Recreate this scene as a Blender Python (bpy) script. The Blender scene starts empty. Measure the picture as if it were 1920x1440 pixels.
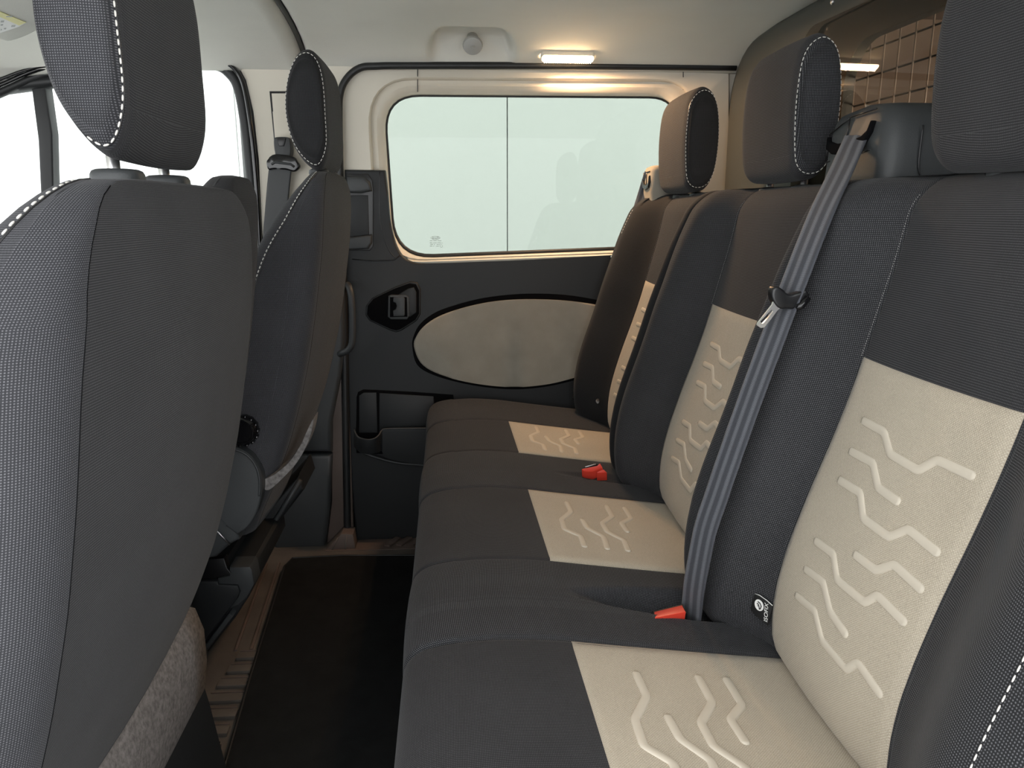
import bpy, bmesh, math, random
from mathutils import Vector, Matrix
random.seed(4)
sc = bpy.context.scene
COL = sc.collection

# ------------------------------------------------------------------ camera
CAMZ = 0.906
FPX = 1450.0                                   # focal length in pixels of a 1920 px wide frame
PITCH = math.atan(324 / FPX)
YAW = math.atan(120 * math.cos(PITCH) / FPX)
cd = bpy.data.cameras.new('camera'); cam = bpy.data.objects.new('camera', cd); COL.objects.link(cam)
cd.sensor_width = 36.0; cd.lens = FPX / 1920 * 36.0; cd.clip_start = 0.02
cam.location = (0, 0, CAMZ)
cam.rotation_euler = (math.pi / 2 - PITCH, 0, -YAW)
sc.camera = cam

# ------------------------------------------------------------------ world and light
W = bpy.data.worlds.new('studio'); sc.world = W; W.use_nodes = True
wn = W.node_tree.nodes['Background']
wn.inputs[0].default_value = (0.955, 0.975, 0.985, 1); wn.inputs[1].default_value = 2.3
try: W.light_settings.distance = 3.0
except Exception: pass
def area(name, loc, rot, sx, sy, power, col):
    l = bpy.data.lights.new(name, 'AREA'); l.shape = 'RECTANGLE'; l.size = sx; l.size_y = sy; l.energy = power; l.color = col
    o = bpy.data.objects.new(name, l); COL.objects.link(o); o.location = loc; o.rotation_euler = rot
    return o
sc.view_settings.view_transform = 'Standard'
try: sc.view_settings.look = 'None'
except Exception: pass
sc.view_settings.gamma = 1.0
sc.view_settings.use_curve_mapping = False
sc.view_settings.exposure = 0.75

# ------------------------------------------------------------------ measuring helper: photo ray -> point on a plane of the van
_F = Vector((math.sin(YAW) * math.cos(PITCH), math.cos(YAW) * math.cos(PITCH), -math.sin(PITCH)))
_R = Vector((math.cos(YAW), -math.sin(YAW), 0)); _U = _R.cross(_F)
def at(u, v, Y=None, X=None, Z=None):
    d = _F * FPX + _R * (u - 960) + _U * (720 - v)
    t = Y / d.y if Y is not None else (X / d.x if X is not None else (Z - CAMZ) / d.z)
    return Vector((d.x * t, d.y * t, CAMZ + d.z * t))
def lerp(x, T):
    if x <= T[0][0]: return T[0][1]
    for (a, b), (c, d) in zip(T, T[1:]):
        if x <= c: return b + (d - b) * (x - a) / (c - a)
    return T[-1][1]
def sm(t):
    t = max(0.0, min(1.0, t)); return t * t * (3 - 2 * t)
def smt(x, T):                                  # smooth table lookup (average of neighbours)
    return (lerp(x - .02, T) + 2 * lerp(x, T) + lerp(x + .02, T)) / 4

# ------------------------------------------------------------------ materials
def mat(name, col, rough=0.6, metal=0.0, spec=0.5):
    m = bpy.data.materials.new(name); m.use_nodes = True
    b = m.node_tree.nodes['Principled BSDF']
    b.inputs['Base Color'].default_value = (*col, 1); b.inputs['Roughness'].default_value = rough
    b.inputs['Metallic'].default_value = metal; b.inputs['Specular IOR Level'].default_value = spec
    return m
def nd(m, t, **k):
    n = m.node_tree.nodes.new(t)
    for a, b in k.items(): setattr(n, a, b)
    return n
def lk(m, a, b): m.node_tree.links.new(a, b)
def math_(m, op, a, b=None):
    n = nd(m, 'ShaderNodeMath', operation=op)
    for i, v in enumerate((a, b)):
        if v is None: continue
        if isinstance(v, (int, float)): n.inputs[i].default_value = v
        else: lk(m, v, n.inputs[i])
    return n.outputs[0]
def fabric(name, dark, light, pu, pv, bump=0.4, rough=0.9, sheen=0.06, mottling=0.2, sharp=.5, diag=False):
    """woven cloth: a fine lattice of light threads on a dark ground, laid in the mesh's metre-scaled UVs"""
    m = mat(name, dark, rough, 0, 0.15); b = m.node_tree.nodes['Principled BSDF']
    b.inputs['Sheen Weight'].default_value = sheen; b.inputs['Sheen Roughness'].default_value = .4
    uv = nd(m, 'ShaderNodeUVMap'); uv.uv_map = 'UVMap'
    s = nd(m, 'ShaderNodeSeparateXYZ'); lk(m, uv.outputs[0], s.inputs[0])
    U, V = s.outputs[0], s.outputs[1]
    if diag:
        U, V = math_(m, 'ADD', U, V), math_(m, 'SUBTRACT', U, V)
    su = math_(m, 'SINE', math_(m, 'MULTIPLY', U, 2 * math.pi / pu)); sv = math_(m, 'SINE', math_(m, 'MULTIPLY', V, 2 * math.pi / pv))
    pr = math_(m, 'MULTIPLY', math_(m, 'ADD', math_(m, 'MULTIPLY', su, .5), .5), math_(m, 'ADD', math_(m, 'MULTIPLY', sv, .5), .5))
    mr = nd(m, 'ShaderNodeMapRange'); lk(m, pr, mr.inputs[0]); mr.inputs[1].default_value = sharp * .5; mr.inputs[2].default_value = sharp + .25
    geo = nd(m, 'ShaderNodeTexCoord')
    nz = nd(m, 'ShaderNodeTexNoise'); nz.inputs['Scale'].default_value = 9; nz.inputs['Detail'].default_value = 5; lk(m, geo.outputs['Object'], nz.inputs['Vector'])
    nf = nd(m, 'ShaderNodeTexNoise'); nf.inputs['Scale'].default_value = 900; nf.inputs['Detail'].default_value = 1; lk(m, geo.outputs['Object'], nf.inputs['Vector'])
    mx = nd(m, 'ShaderNodeMix', data_type='RGBA'); lk(m, mr.outputs[0], mx.inputs[0])
    mx.inputs[6].default_value = (*dark, 1); mx.inputs[7].default_value = (*light, 1)
    m2 = nd(m, 'ShaderNodeMix', data_type='RGBA', blend_type='MULTIPLY'); m2.inputs[0].default_value = 1
    v = math_(m, 'ADD', math_(m, 'MULTIPLY', nz.outputs[0], mottling * 2), 1 - mottling)
    v = math_(m, 'MULTIPLY', v, math_(m, 'ADD', math_(m, 'MULTIPLY', nf.outputs[0], .6), .7))
    cb = nd(m, 'ShaderNodeCombineColor'); [lk(m, v, cb.inputs[i]) for i in range(3)]
    lk(m, mx.outputs[2], m2.inputs[6]); lk(m, cb.outputs[0], m2.inputs[7]); lk(m, m2.outputs[2], b.inputs['Base Color'])
    bp = nd(m, 'ShaderNodeBump'); bp.inputs['Strength'].default_value = bump; bp.inputs['Distance'].default_value = .0006
    lk(m, pr, bp.inputs['Height']); lk(m, bp.outputs[0], b.inputs['Normal'])
    return m
def grained(name, col, rough=.55, scale=700, bump=.15, spec=.4, mottling=0.0, mscale=6):
    m = mat(name, col, rough, 0, spec); b = m.node_tree.nodes['Principled BSDF']
    tc = nd(m, 'ShaderNodeTexCoord')
    n = nd(m, 'ShaderNodeTexNoise'); n.inputs['Scale'].default_value = scale; n.inputs['Detail'].default_value = 2; lk(m, tc.outputs['Object'], n.inputs['Vector'])
    bp = nd(m, 'ShaderNodeBump'); bp.inputs['Strength'].default_value = bump; bp.inputs['Distance'].default_value = .001
    lk(m, n.outputs[0], bp.inputs['Height']); lk(m, bp.outputs[0], b.inputs['Normal'])
    if mottling:
        n2 = nd(m, 'ShaderNodeTexNoise'); n2.inputs['Scale'].default_value = mscale; n2.inputs['Detail'].default_value = 6; lk(m, tc.outputs['Object'], n2.inputs['Vector'])
        r = nd(m, 'ShaderNodeMapRange'); lk(m, n2.outputs[0], r.inputs[0]); r.inputs[1].default_value = .3; r.inputs[2].default_value = .7
        r.inputs[3].default_value = 1 - mottling; r.inputs[4].default_value = 1 + mottling
        mx = nd(m, 'ShaderNodeVectorMath', operation='SCALE'); mx.inputs[0].default_value = col; lk(m, r.outputs[0], mx.inputs['Scale'])
        lk(m, mx.outputs[0], b.inputs['Base Color'])
    return m
def glass(name, tint, rough=0.0, ior=1.5):
    m = bpy.data.materials.new(name); m.use_nodes = True; nt = m.node_tree; nt.nodes.clear()
    o = nd(m, 'ShaderNodeOutputMaterial'); t = nd(m, 'ShaderNodeBsdfTransparent'); t.inputs[0].default_value = (*tint, 1)
    g = nd(m, 'ShaderNodeBsdfGlossy'); g.inputs['Roughness'].default_value = rough
    f = nd(m, 'ShaderNodeFresnel'); f.inputs[0].default_value = ior
    ge = nd(m, 'ShaderNodeNewGeometry'); mx = nd(m, 'ShaderNodeMixShader'); lk(m, math_(m, 'MULTIPLY', f.outputs[0], math_(m, 'SUBTRACT', 1.0, ge.outputs['Backfacing'])), mx.inputs[0]); lk(m, t.outputs[0], mx.inputs[1]); lk(m, g.outputs[0], mx.inputs[2]); lk(m, mx.outputs[0], o.inputs[0])
    return m
def emit(name, col, s):
    m = mat(name, col, .4); b = m.node_tree.nodes['Principled BSDF']
    b.inputs['Emission Color'].default_value = (*col, 1); b.inputs['Emission Strength'].default_value = s
    return m
M = dict(
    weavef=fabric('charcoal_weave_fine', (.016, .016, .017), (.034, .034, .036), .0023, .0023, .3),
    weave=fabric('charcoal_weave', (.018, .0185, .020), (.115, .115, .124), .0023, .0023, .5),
    rib=fabric('charcoal_rib', (.023, .023, .0245), (.080, .079, .084), .0016, .0024, .4),
    ribf=fabric('front_seat_cloth', (.028, .0285, .032), (.115, .115, .125), .0021, .0021, .4),
    beige=fabric('beige_weave', (.39, .34, .265), (.53, .475, .385), .0028, .0028, .5, .85, .15, .1, .5, True),
    beigep=grained('beige_print', (.53, .475, .39), .7, 1200, .05),
    thread=mat('white_thread', (.62, .60, .56), .8), threadg=mat('grey_thread', (.30, .29, .28), .8),
    felt=grained('grey_felt', (.17, .16, .155), .95, 400, .8, .2, .35, 160),
    head=grained('headliner_cloth', (.66, .655, .60), .95, 500, .25, .2, .06, 3),
    cream=grained('cream_plastic', (.64, .60, .515), .6, 700, .12, .4, .03, 4),
    dark=grained('dark_plastic', (.013, .0145, .016), .55, 800, .2, .4),
    mid=grained('grey_plastic', (.036, .039, .041), .5, 800, .2, .45),
    black=mat('black_plastic', (.008, .008, .009), .35), gloss=mat('gloss_black', (.006, .006, .007), .12),
    rubber=mat('rubber_seal', (.010, .011, .012), .5), hookm=grained('grey_hook_plastic', (.36, .36, .34), .6), chrome=mat('chrome', (.90, .90, .90), .3, 1.0),
    steel=mat('brushed_steel', (.55, .55, .55), .35, 1.0), red=mat('red_plastic', (.75, .06, .035), .4),
    carpet=grained('black_carpet', (.013, .0135, .0135), 1.0, 500, .8, .1, .15, 25),
    floor=grained('brown_rubber_floor', (.10, .086, .075), .6, 300, .3, .4, .25, 9),
    sill=grained('brown_sill', (.11, .082, .07), .5, 300, .2, .4, .2, 9),
    padc=grained('taupe_door_cloth', (.305, .28, .235), .95, 900, .5, .2, .10, 14),
    bulk=grained('green_grey_bulkhead', (.050, .054, .049), .5, 700, .12, .4),
    ply=grained('brown_ply_lining', (.22, .172, .142), .7, 60, .1, .3, .12, 7),
    web=fabric('belt_webbing', (.055, .058, .068), (.20, .21, .235), .0155, .0012, .2, .7, .1, .05),
    white=mat('white_print', (.8, .8, .78), .6), yellow=mat('yellow_print', (.75, .70, .30), .6), inkg=mat('grey_print', (.35, .36, .35), .6),
    void=mat('matt_black_recess', (.004, .004, .0045), .95, 0, .05), blk=mat('black_print', (.01, .01, .01), .6), etch=mat('etched_marking', (.08, .09, .085), .6),  # void: flat black that puts shade into grooves and recesses; other parts share it
    wall=grained('white_showroom_panel', (.80, .82, .80), .7, 50, .02), gap=mat('panel_joint', (.58, .59, .58), .8),
    ground=grained('pale_concrete', (.75, .75, .74), .7, 30, .1, .4, .05, 2),
    glassr=glass('green_tinted_glass', (.545, .575, .545), ior=1.28), glassf=glass('clear_glass', (.96, .98, .97)), glassb=glass('bulkhead_glass', (.64, .61, .57)),
    wire=mat('galvanised_wire', (.45, .38, .33), .4, .3),
    lamp=emit('lamp_lens', (1.0, .70, .40), 26.0),
)

# ------------------------------------------------------------------ object helpers
ORG = {}
def org(p):
    while p is not None and p.parent is not None: p = p.parent
    return p.location.copy() if p is not None else Vector((0, 0, 0))
def tag(o, label=None, cat=None, group=None, kind=None):
    if label: o['label'] = label
    if cat: o['category'] = cat
    if group: o['group'] = group
    if kind: o['kind'] = kind
    return o
def thing(name, loc, label=None, cat=None, group=None, kind=None):
    o = bpy.data.objects.new(name, None); COL.objects.link(o); o.location = loc; o.empty_display_size = .05
    return tag(o, label, cat, group, kind)
def mk(name, vs, fs, m, parent=None, smooth=True, uvs=None, mi=None, sharp=None):
    off = org(parent)
    me = bpy.data.meshes.new(name); me.from_pydata([tuple(Vector(v) - off) for v in vs], [], fs)
    for k in (m if isinstance(m, (list, tuple)) else [m]): me.materials.append(k)
    if uvs:
        l = me.uv_layers.new(name='UVMap')
        for p in me.polygons:
            for li, vi in zip(p.loop_indices, p.vertices): l.data[li].uv = uvs[vi]
    if mi: 
        for p, i in zip(me.polygons, mi): p.material_index = i
    b = bmesh.new(); b.from_mesh(me); bmesh.ops.recalc_face_normals(b, faces=b.faces); b.to_mesh(me); b.free()
    if smooth:
        for p in me.polygons: p.use_smooth = True
        if sharp: me.set_sharp_from_angle(angle=math.radians(sharp))
    me.update()
    o = bpy.data.objects.new(name, me); COL.objects.link(o)
    if parent: o.parent = parent
    return o
def from_bm(name, b, m, parent=None, smooth=True, sharp=35):
    off = org(parent)
    for v in b.verts: v.co -= off
    bmesh.ops.recalc_face_normals(b, faces=b.faces)
    me = bpy.data.meshes.new(name); b.to_mesh(me); b.free(); me.materials.append(m)
    if smooth:
        for p in me.polygons: p.use_smooth = True
        me.set_sharp_from_angle(angle=math.radians(sharp))
    o = bpy.data.objects.new(name, me); COL.objects.link(o)
    if parent: o.parent = parent
    return o
def box(name, c, s, m, parent=None, bevel=.003, rot=None, seg=2):
    b = bmesh.new(); bmesh.ops.create_cube(b, size=1)
    for v in b.verts: v.co = Vector((v.co.x * s[0], v.co.y * s[1], v.co.z * s[2]))
    if bevel: bmesh.ops.bevel(b, geom=b.edges[:], offset=bevel, segments=seg, affect='EDGES', profile=.6)
    if rot:
        R = Matrix.Rotation(rot[2], 3, 'Z') @ Matrix.Rotation(rot[1], 3, 'Y') @ Matrix.Rotation(rot[0], 3, 'X')
        for v in b.verts: v.co = R @ v.co
    for v in b.verts: v.co += Vector(c)
    return from_bm(name, b, m, parent)
def spline(P, n=8, closed=False):
    P = [Vector(p) for p in P]; out = []; L = len(P)
    for i in range(L if closed else L - 1):
        g = (lambda k: P[k % L]) if closed else (lambda k: P[max(0, min(L - 1, k))])
        a, b, c, d = g(i - 1), g(i), g(i + 1), g(i + 2)
        for k in range(n):
            t = k / n
            out.append(.5 * ((2 * b) + (c - a) * t + (2 * a - 5 * b + 4 * c - d) * t * t + (3 * b - a - 3 * c + d) * t ** 3))
    if not closed: out.append(P[-1])
    return out
def extr(name, pts, vec, m, parent=None, bevel=.003, seg=2, inset=None):
    """polygon (3-D points in a plane) given a thickness: pts is the face the viewer sees, vec points away from it; its rim is rounded"""
    pts = [Vector(p) for p in pts]; vec = Vector(vec)
    b = bmesh.new(); vs = [b.verts.new(p) for p in pts]; f = b.faces.new(vs)
    r = bmesh.ops.extrude_face_region(b, geom=[f]); ev = [g for g in r['geom'] if isinstance(g, bmesh.types.BMVert)]
    for v in ev: v.co += vec
    if bevel:
        es = [e for e in f.edges]
        bmesh.ops.bevel(b, geom=es, offset=bevel, segments=seg, affect='EDGES', profile=.5, clamp_overlap=True)
    bmesh.ops.triangulate(b, faces=[q for q in b.faces if len(q.verts) > 4])
    return from_bm(name, b, m, parent)
def loft(name, rings, m, parent=None, closed=True, caps=True, uv=True, sharp=None, vdir=None, mi=None, uvf=None):
    N = len(rings[0]); vs = []; uvs = []; vacc = 0
    for j, r in enumerate(rings):
        if j: vacc += max((Vector(r[i]) - Vector(rings[j - 1][i])).length for i in range(0, N, max(1, N // 12)))
        u = 0
        for i, p in enumerate(r):
            if i: u += (Vector(p) - Vector(r[i - 1])).length
            vs.append(Vector(p)); uvs.append(uvf(Vector(p), j, u) if uvf else (u, vacc))
    fs = []
    mis = []
    for j in range(len(rings) - 1):
        for i in range(N if closed else N - 1):
            a, b = j * N + i, j * N + (i + 1) % N
            fs.append((a, b, b + N, a + N)); mis.append(mi(j, i) if mi else 0)
    if caps and closed:
        for j in (0, len(rings) - 1):
            c = sum((Vector(p) for p in rings[j]), Vector()) / N; k = len(vs); vs.append(c); uvs.append(uvf(c, j, 0) if uvf else (0, 0))
            for i in range(N): fs.append((j * N + i, j * N + (i + 1) % N, k)); mis.append(0)
    o_ = mk(name, vs, fs, m, parent, True, uvs if uv else None, mis if mi else None, sharp)
    if uv and closed:
        lay = o_.data.uv_layers['UVMap'].data
        for j in range(len(rings) - 1):
            p = o_.data.polygons[j * N + N - 1]
            for li, vi in zip(p.loop_indices, p.vertices):
                if vi % N == 0 and vi < N * len(rings):
                    q = vi // N; rr_ = rings[q]
                    L_ = sum((Vector(rr_[a]) - Vector(rr_[a - 1])).length for a in range(N))
                    lay[li].uv = uvf(Vector(rr_[0]), q, L_) if uvf else (L_, uvs[vi][1])
    return o_
def tube(name, path, r, m, parent=None, n=10, closed=False, r2=None, up=(0, 1, 0), caps=True):
    P = [Vector(p) for p in path]; rings = []
    for i, p in enumerate(P):
        a = P[i - 1] if (i or closed) else P[i]; b = P[(i + 1) % len(P)] if (i < len(P) - 1 or closed) else P[i]
        t = (b - a).normalized(); s = t.cross(Vector(up)); s = s.normalized() if s.length > 1e-5 else Vector((1, 0, 0)); w = s.cross(t)
        rr = r[i] if isinstance(r, list) else r; q = r2 if r2 else rr
        rings.append([p + s * rr * math.cos(2 * math.pi * k / n) + w * q * math.sin(2 * math.pi * k / n) for k in range(n)])
    if closed: rings.append(rings[0])
    return loft(name, rings, m, parent, True, caps and not closed)
def lathe(name, c, axis, prof, m, parent=None, n=32, a0=0, a1=2 * math.pi):
    ax = Vector(axis).normalized(); e1 = ax.orthogonal().normalized(); e2 = ax.cross(e1); c = Vector(c)
    rings = [[c + ax * h + (e1 * math.cos(2 * math.pi * k / n) + e2 * math.sin(2 * math.pi * k / n)) * max(rr, 1e-5) for k in range(n)] for rr, h in prof]
    return loft(name, rings, m, parent, True, True, sharp=40)
def ribbon(name, path, wv, th, m, parent=None, ridges=0):
    """a strap: centre line, width vector(s), thickness"""
    P = [Vector(p) for p in path]; rings = []; K = 16
    for i, p in enumerate(P):
        t = (P[min(i + 1, len(P) - 1)] - P[max(i - 1, 0)]).normalized()
        w = Vector(wv[i] if isinstance(wv, list) else wv); w = w - t * w.dot(t); nrm = t.cross(w).normalized(); L = w.length; wn_ = w.normalized()
        top = [p + wn_ * L * (k / K - .5) + nrm * (th / 2 + (ridges * math.cos(k / K * 4 * math.pi) if 0 < k < K else -th * .3)) for k in range(K + 1)]
        bot = [p + wn_ * L * (k / K - .5) - nrm * th / 2 for k in range(K, -1, -1)]
        rings.append(top + bot)
    return loft(name, rings, m, parent, True, True)
def dashes(name, path, m, parent, ln=.0042, gap=.0022, r=.0007, nrm=None):
    P = [Vector(p) for p in path]; cum = [0]
    for a, b in zip(P, P[1:]): cum.append(cum[-1] + (b - a).length)
    def pos(s):
        for i in range(len(P) - 1):
            if s <= cum[i + 1] and cum[i + 1] > cum[i]: return P[i].lerp(P[i + 1], (s - cum[i]) / (cum[i + 1] - cum[i]))
        return P[-1]
    vs, fs = [], []; s = 0
    while s + ln < cum[-1]:
        a, b = pos(s), pos(s + ln); t = (b - a).normalized(); u = t.orthogonal().normalized(); w = t.cross(u)
        k = len(vs); mid_ = (a + b) / 2
        for q, rr in ((a, .5), (a.lerp(b, .25), 1), (a.lerp(b, .75), 1), (b, .5)):
            for j in range(5): vs.append(q + (u * math.cos(j * 1.2566) + w * math.sin(j * 1.2566)) * r * rr)
        for g in range(3):
            for j in range(5): fs.append((k + g * 5 + j, k + g * 5 + (j + 1) % 5, k + g * 5 + 5 + (j + 1) % 5, k + g * 5 + 5 + j))
        s += ln + gap
    o = mk(name, vs, fs, m, parent); o['kind'] = 'stuff'
    return o
def text(name, s, size, M4, m, parent=None, ext=.0002):
    c = bpy.data.curves.new(name, 'FONT'); c.body = s; c.size = size; c.extrude = ext; c.align_x = 'CENTER'; c.align_y = 'CENTER'; c.materials.append(m)
    t_ = bpy.data.objects.new(name, c); COL.objects.link(t_)
    me = bpy.data.meshes.new_from_object(t_.evaluated_get(bpy.context.evaluated_depsgraph_get()))
    bpy.data.objects.remove(t_); me.name = name
    o = bpy.data.objects.new(name, me); COL.objects.link(o)
    if parent: o.parent = parent
    M4 = M4.copy(); M4.translation = M4.translation - org(parent); o.matrix_local = M4
    return o
def basis(o, ex, ey):
    ex = Vector(ex).normalized(); ey = Vector(ey); ey = (ey - ex * ey.dot(ex)).normalized(); ez = ex.cross(ey)
    return Matrix(((ex.x, ey.x, ez.x, o[0]), (ex.y, ey.y, ez.y, o[1]), (ex.z, ey.z, ez.z, o[2]), (0, 0, 0, 1)))
def rloop(x0, x1, z0, z1, r, y, n=8, e=10):
    """rounded rectangle in the XZ plane at depth y; r = radius or (tl, tr, br, bl); constant vertex count; x0,x1,z0,z1 may be per-corner"""
    if not isinstance(r, (list, tuple)): r = (r,) * 4
    C = [((x0, z1), 90, 180), ((x0, z0), 180, 270), ((x1, z0), 270, 360), ((x1, z1), 0, 90)]
    rr = (r[0], r[3], r[2], r[1]); out = []
    sg = [(1, -1), (1, 1), (-1, 1), (-1, -1)]
    arcs = []
    for ((cx, cz), a0, a1), q, (sx, sz) in zip(C, rr, sg):
        ox, oz = cx + sx * q, cz + sz * q
        arcs.append([(ox + q * math.cos(math.radians(a0 + (a1 - a0) * k / n)), oz + q * math.sin(math.radians(a0 + (a1 - a0) * k / n))) for k in range(n + 1)])
    for i in range(4):
        out += arcs[i]; a = arcs[i][-1]; b = arcs[(i + 1) % 4][0]
        out += [(a[0] + (b[0] - a[0]) * k / e, a[1] + (b[1] - a[1]) * k / e) for k in range(1, e)]
    return [Vector((p[0], y, p[1])) for p in out]
def shear(loop, f): return [f(p) for p in loop]
def disc(name, loop, vec, m, parent=None):
    return extr(name, loop, vec, m, parent, 0)

# ================================================================== THE SETTING
# ---- outside: showroom wall of white panels and floor
for i, (xa, xb) in enumerate([(-9.0, -3.2), (-3.19, -1.385), (-1.378, .4065), (.4135, 2.2), (2.21, 5.0)]):
    box('wall_outside', ((xa + xb) / 2, 5.5, 1.6), (xb - xa, .06, 4.4), M['wall'], None, .004)['kind'] = 'structure'
box('trim_1', (-2, 5.55, 1.6), (14, .03, 4.4), M['gap'], None, 0)['kind'] = 'structure'
box('floor_outside', (-1, 1.5, -.62), (16, 9.0, .06), M['ground'], None, 0)['kind'] = 'structure'

# ---- van floor
fl = box('floor', (.0, 1.13, -.03), (3.4, 1.95, .06), M['floor'], None, .004); fl['kind'] = 'structure'
k = 0
for i in range(8):                                           # raised tread ribs beside the mat
    y = 1.15 + i * .048
    b = box('tread_rib', (-.452 + .004 * i, y, .003), (.085 - .004 * i, .024, .008), M['floor'], fl, .002)
    box('tread_rib', (-.452 + .004 * i, y + .0135, .007), (.08 - .004 * i, .002, .003), M['sill'], fl, .0006)
for dx in (-.455, -.487):
    box('floor_groove', (dx + .01, 1.72, .002), (.006, .42, .005), M['sill'], fl, .001, (0, 0, math.radians(4)))
# sill plate of the far door with ribs
sl = box('sill_plate', (.1, 2.04, -.012), (.9, .10, .03), M['sill'], fl, .004)
for i in range(26):
    box('sill_rib', (-.17 + i * .032, 2.03, .006), (.018, .06, .006), M['sill'], fl, .002, (0, 0, math.radians(-28)))
extr('sill_wedge', [at(u, v, Y=2.0) for u, v in ((596, 1048), (612, 1030), (640, 1001), (662, 1002), (670, 1048))], (0, .05, 0), M['sill'], sl, .003)
for a, b in (((634, 1008), (616, 1044)), ((650, 1004), (646, 1044))): tube('sill_rib', [at(*a, Y=1.998), at(*b, Y=1.998)], .0025, M['floor'], sl, 6)

# ---- headliner
CEIL = [(1.0, 1.334), (1.5, 1.331), (1.7, 1.325), (1.82, 1.318), (1.90, 1.308), (1.96, 1.297), (2.0, 1.286), (2.03, 1.274), (2.055, 1.262), (2.075, 1.250)]
def cz(y):
    if y < 1.2: y = 2.4 - y
    return (lerp(y - .012, CEIL) + lerp(y, CEIL) + lerp(y + .012, CEIL)) / 3
def ceil_pt(x, y):
    z = cz(y); v = (2.062 - y) / .185
    w = .108 - .040 * max(0, v) ** 2.5 if v < 1 else 0
    m_ = sm((w - abs(x - (.066 - .006 * v))) / .026) * sm((1.0 - v) / .13) * sm(v / .35)
    return Vector((x, y + .014 * m_, z + .042 * m_))
def ceil_mesh(name, x0, x1, dx, roll=None):
    ys = [.33 + i * .03 for i in range(45)]; ys = [y for y in ys if y < 1.66] + [1.66 + i * .006 for i in range(70)]
    nx = int(round((x1 - x0) / dx)); rings = []
    for i in range(nx + 1):
        x = x0 + (x1 - x0) * i / nx; r = []
        for y in ys:
            p = ceil_pt(x, y)
            if roll: p.z += roll(x)
            r.append(p)
        rings.append(r)
    o = loft(name, rings, M['head'], None, closed=False, caps=False, uv=False)
    sd = o.modifiers.new('thickness', 'SOLIDIFY'); sd.thickness = .02; sd.offset = 1
    o['kind'] = 'structure'; return o
c1 = ceil_mesh('ceiling', -.338, .80, .008, lambda x: .012 * (1 - sm((x + .338) / .012)))
c2 = ceil_mesh('ceiling', -1.75, -.346, .02, lambda x: -.010 + .016 * sm((x + .366) / .02) - .05 * sm((-.75 - x) / .6))
tube('trim_2', [Vector((-.342, y, cz(y) + .008)) for y in [1.5 + i * .02 for i in range(29)]], .006, M['rubber'])['kind'] = 'structure'
box('roof', (-.45, 1.15, 1.42), (2.6, 1.9, .04), M['wall'], None, .01)['kind'] = 'structure'

# ---- front of the van: floor bulkhead, dashboard mass and windscreen surround (mostly outside the frame)
box('wall_front', (-1.85, 1.2, .35), (.06, 1.75, .8), M['dark'], None, .01)['kind'] = 'structure'
dash = thing('dashboard', (-1.65, 1.2, .75), 'dark plastic dashboard ahead of the front seats', 'dashboard')
extr('dash_top', [(-1.80, .42, .86), (-1.62, .42, .88), (-1.48, .42, .80), (-1.46, .42, .62), (-1.80, .42, .50)], (0, 1.6, 0), M['dark'], dash, .02, 3)
dash.hide_render = False

# ---- body side beyond the seats: cream pillar trims
wf = thing('wall_far', (0, 2.1, .6), kind='structure')
box('body_side', (-.2, 2.20, 1.38), (3.0, .04, .14), M['cream'], wf, .01)
def px(L, Y): return [at(u, v, Y=Y) for u, v in L]
box('leak_blocker', (-.5, 2.135, .36), (2.5, .02, .84), M['void'], wf, 0)  # unseen black sheet, added to stop outside light leaking past the door panel
ring_o = px([(425, 100), (720, 112), (672, 128), (650, 150), (640, 190), (642, 330), (648, 600), (655, 860), (662, 1050), (560, 1050), (520, 900), (500, 640), (492, 440), (484, 300), (474, 210), (460, 150), (445, 122)], 2.066)
extr('pillar_trim', [p for p in px([(425, 98), (720, 110), (672, 128), (650, 150), (641, 190), (643, 330), (645, 470), (494, 470), (492, 440), (484, 300), (474, 210), (460, 150), (445, 122)], 2.066)], (0, .05, 0), M['cream'], wf, .008, 3)
extr('pillar_trim', px([(380, 96), (640, 98), (760, 102), (1000, 108), (1400, 110), (1400, 121), (1000, 118), (700, 119), (640, 116), (430, 113), (380, 108)], 2.062), (0, .05, 0), M['head'], wf, .002)
# lower pillar: dark trim in two pieces with a joint, and its brown inner return
extr('lower_pillar_trim', px([(494, 474), (644, 474), (646, 640), (640, 700), (622, 790), (622, 849), (500, 849)], 2.03), (0, .08, 0), M['mid'], wf, .012, 3)
extr('lower_pillar_trim', px([(500, 853), (622, 853), (620, 900), (617, 960), (608, 1032), (560, 1040), (520, 1040), (500, 1000)], 2.03), (0, .08, 0), M['mid'], wf, .012, 3)
extr('pillar_return', px([(620, 640), (650, 640), (658, 860), (664, 1040), (610, 1040), (622, 940)], 2.055), (0, .06, 0), M['sill'], wf, .004)
# belt height adjuster panel on the pillar
extr('adjuster_slot', px([(505, 171), (545, 171), (545, 300), (517, 300)], 2.062), (0, .01, 0), M['black'], wf, .001)
extr('adjuster_cover', px([(509, 175), (545, 175), (545, 300), (520, 300)], 2.059), (0, .01, 0), M['cream'], wf, .001)
extr('adjuster_cover', px([(511, 209), (545, 209), (545, 300), (519, 300)], 2.0585), (0, .01, 0), M['cream'], wf, .001)
# rear side pillar between window and bulkhead
extr('rear_pillar_trim', px([(1362, 118), (1480, 120), (1480, 700), (1365, 700)], 2.085), (0, .05, 0), M['cream'], wf, .01)

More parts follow.
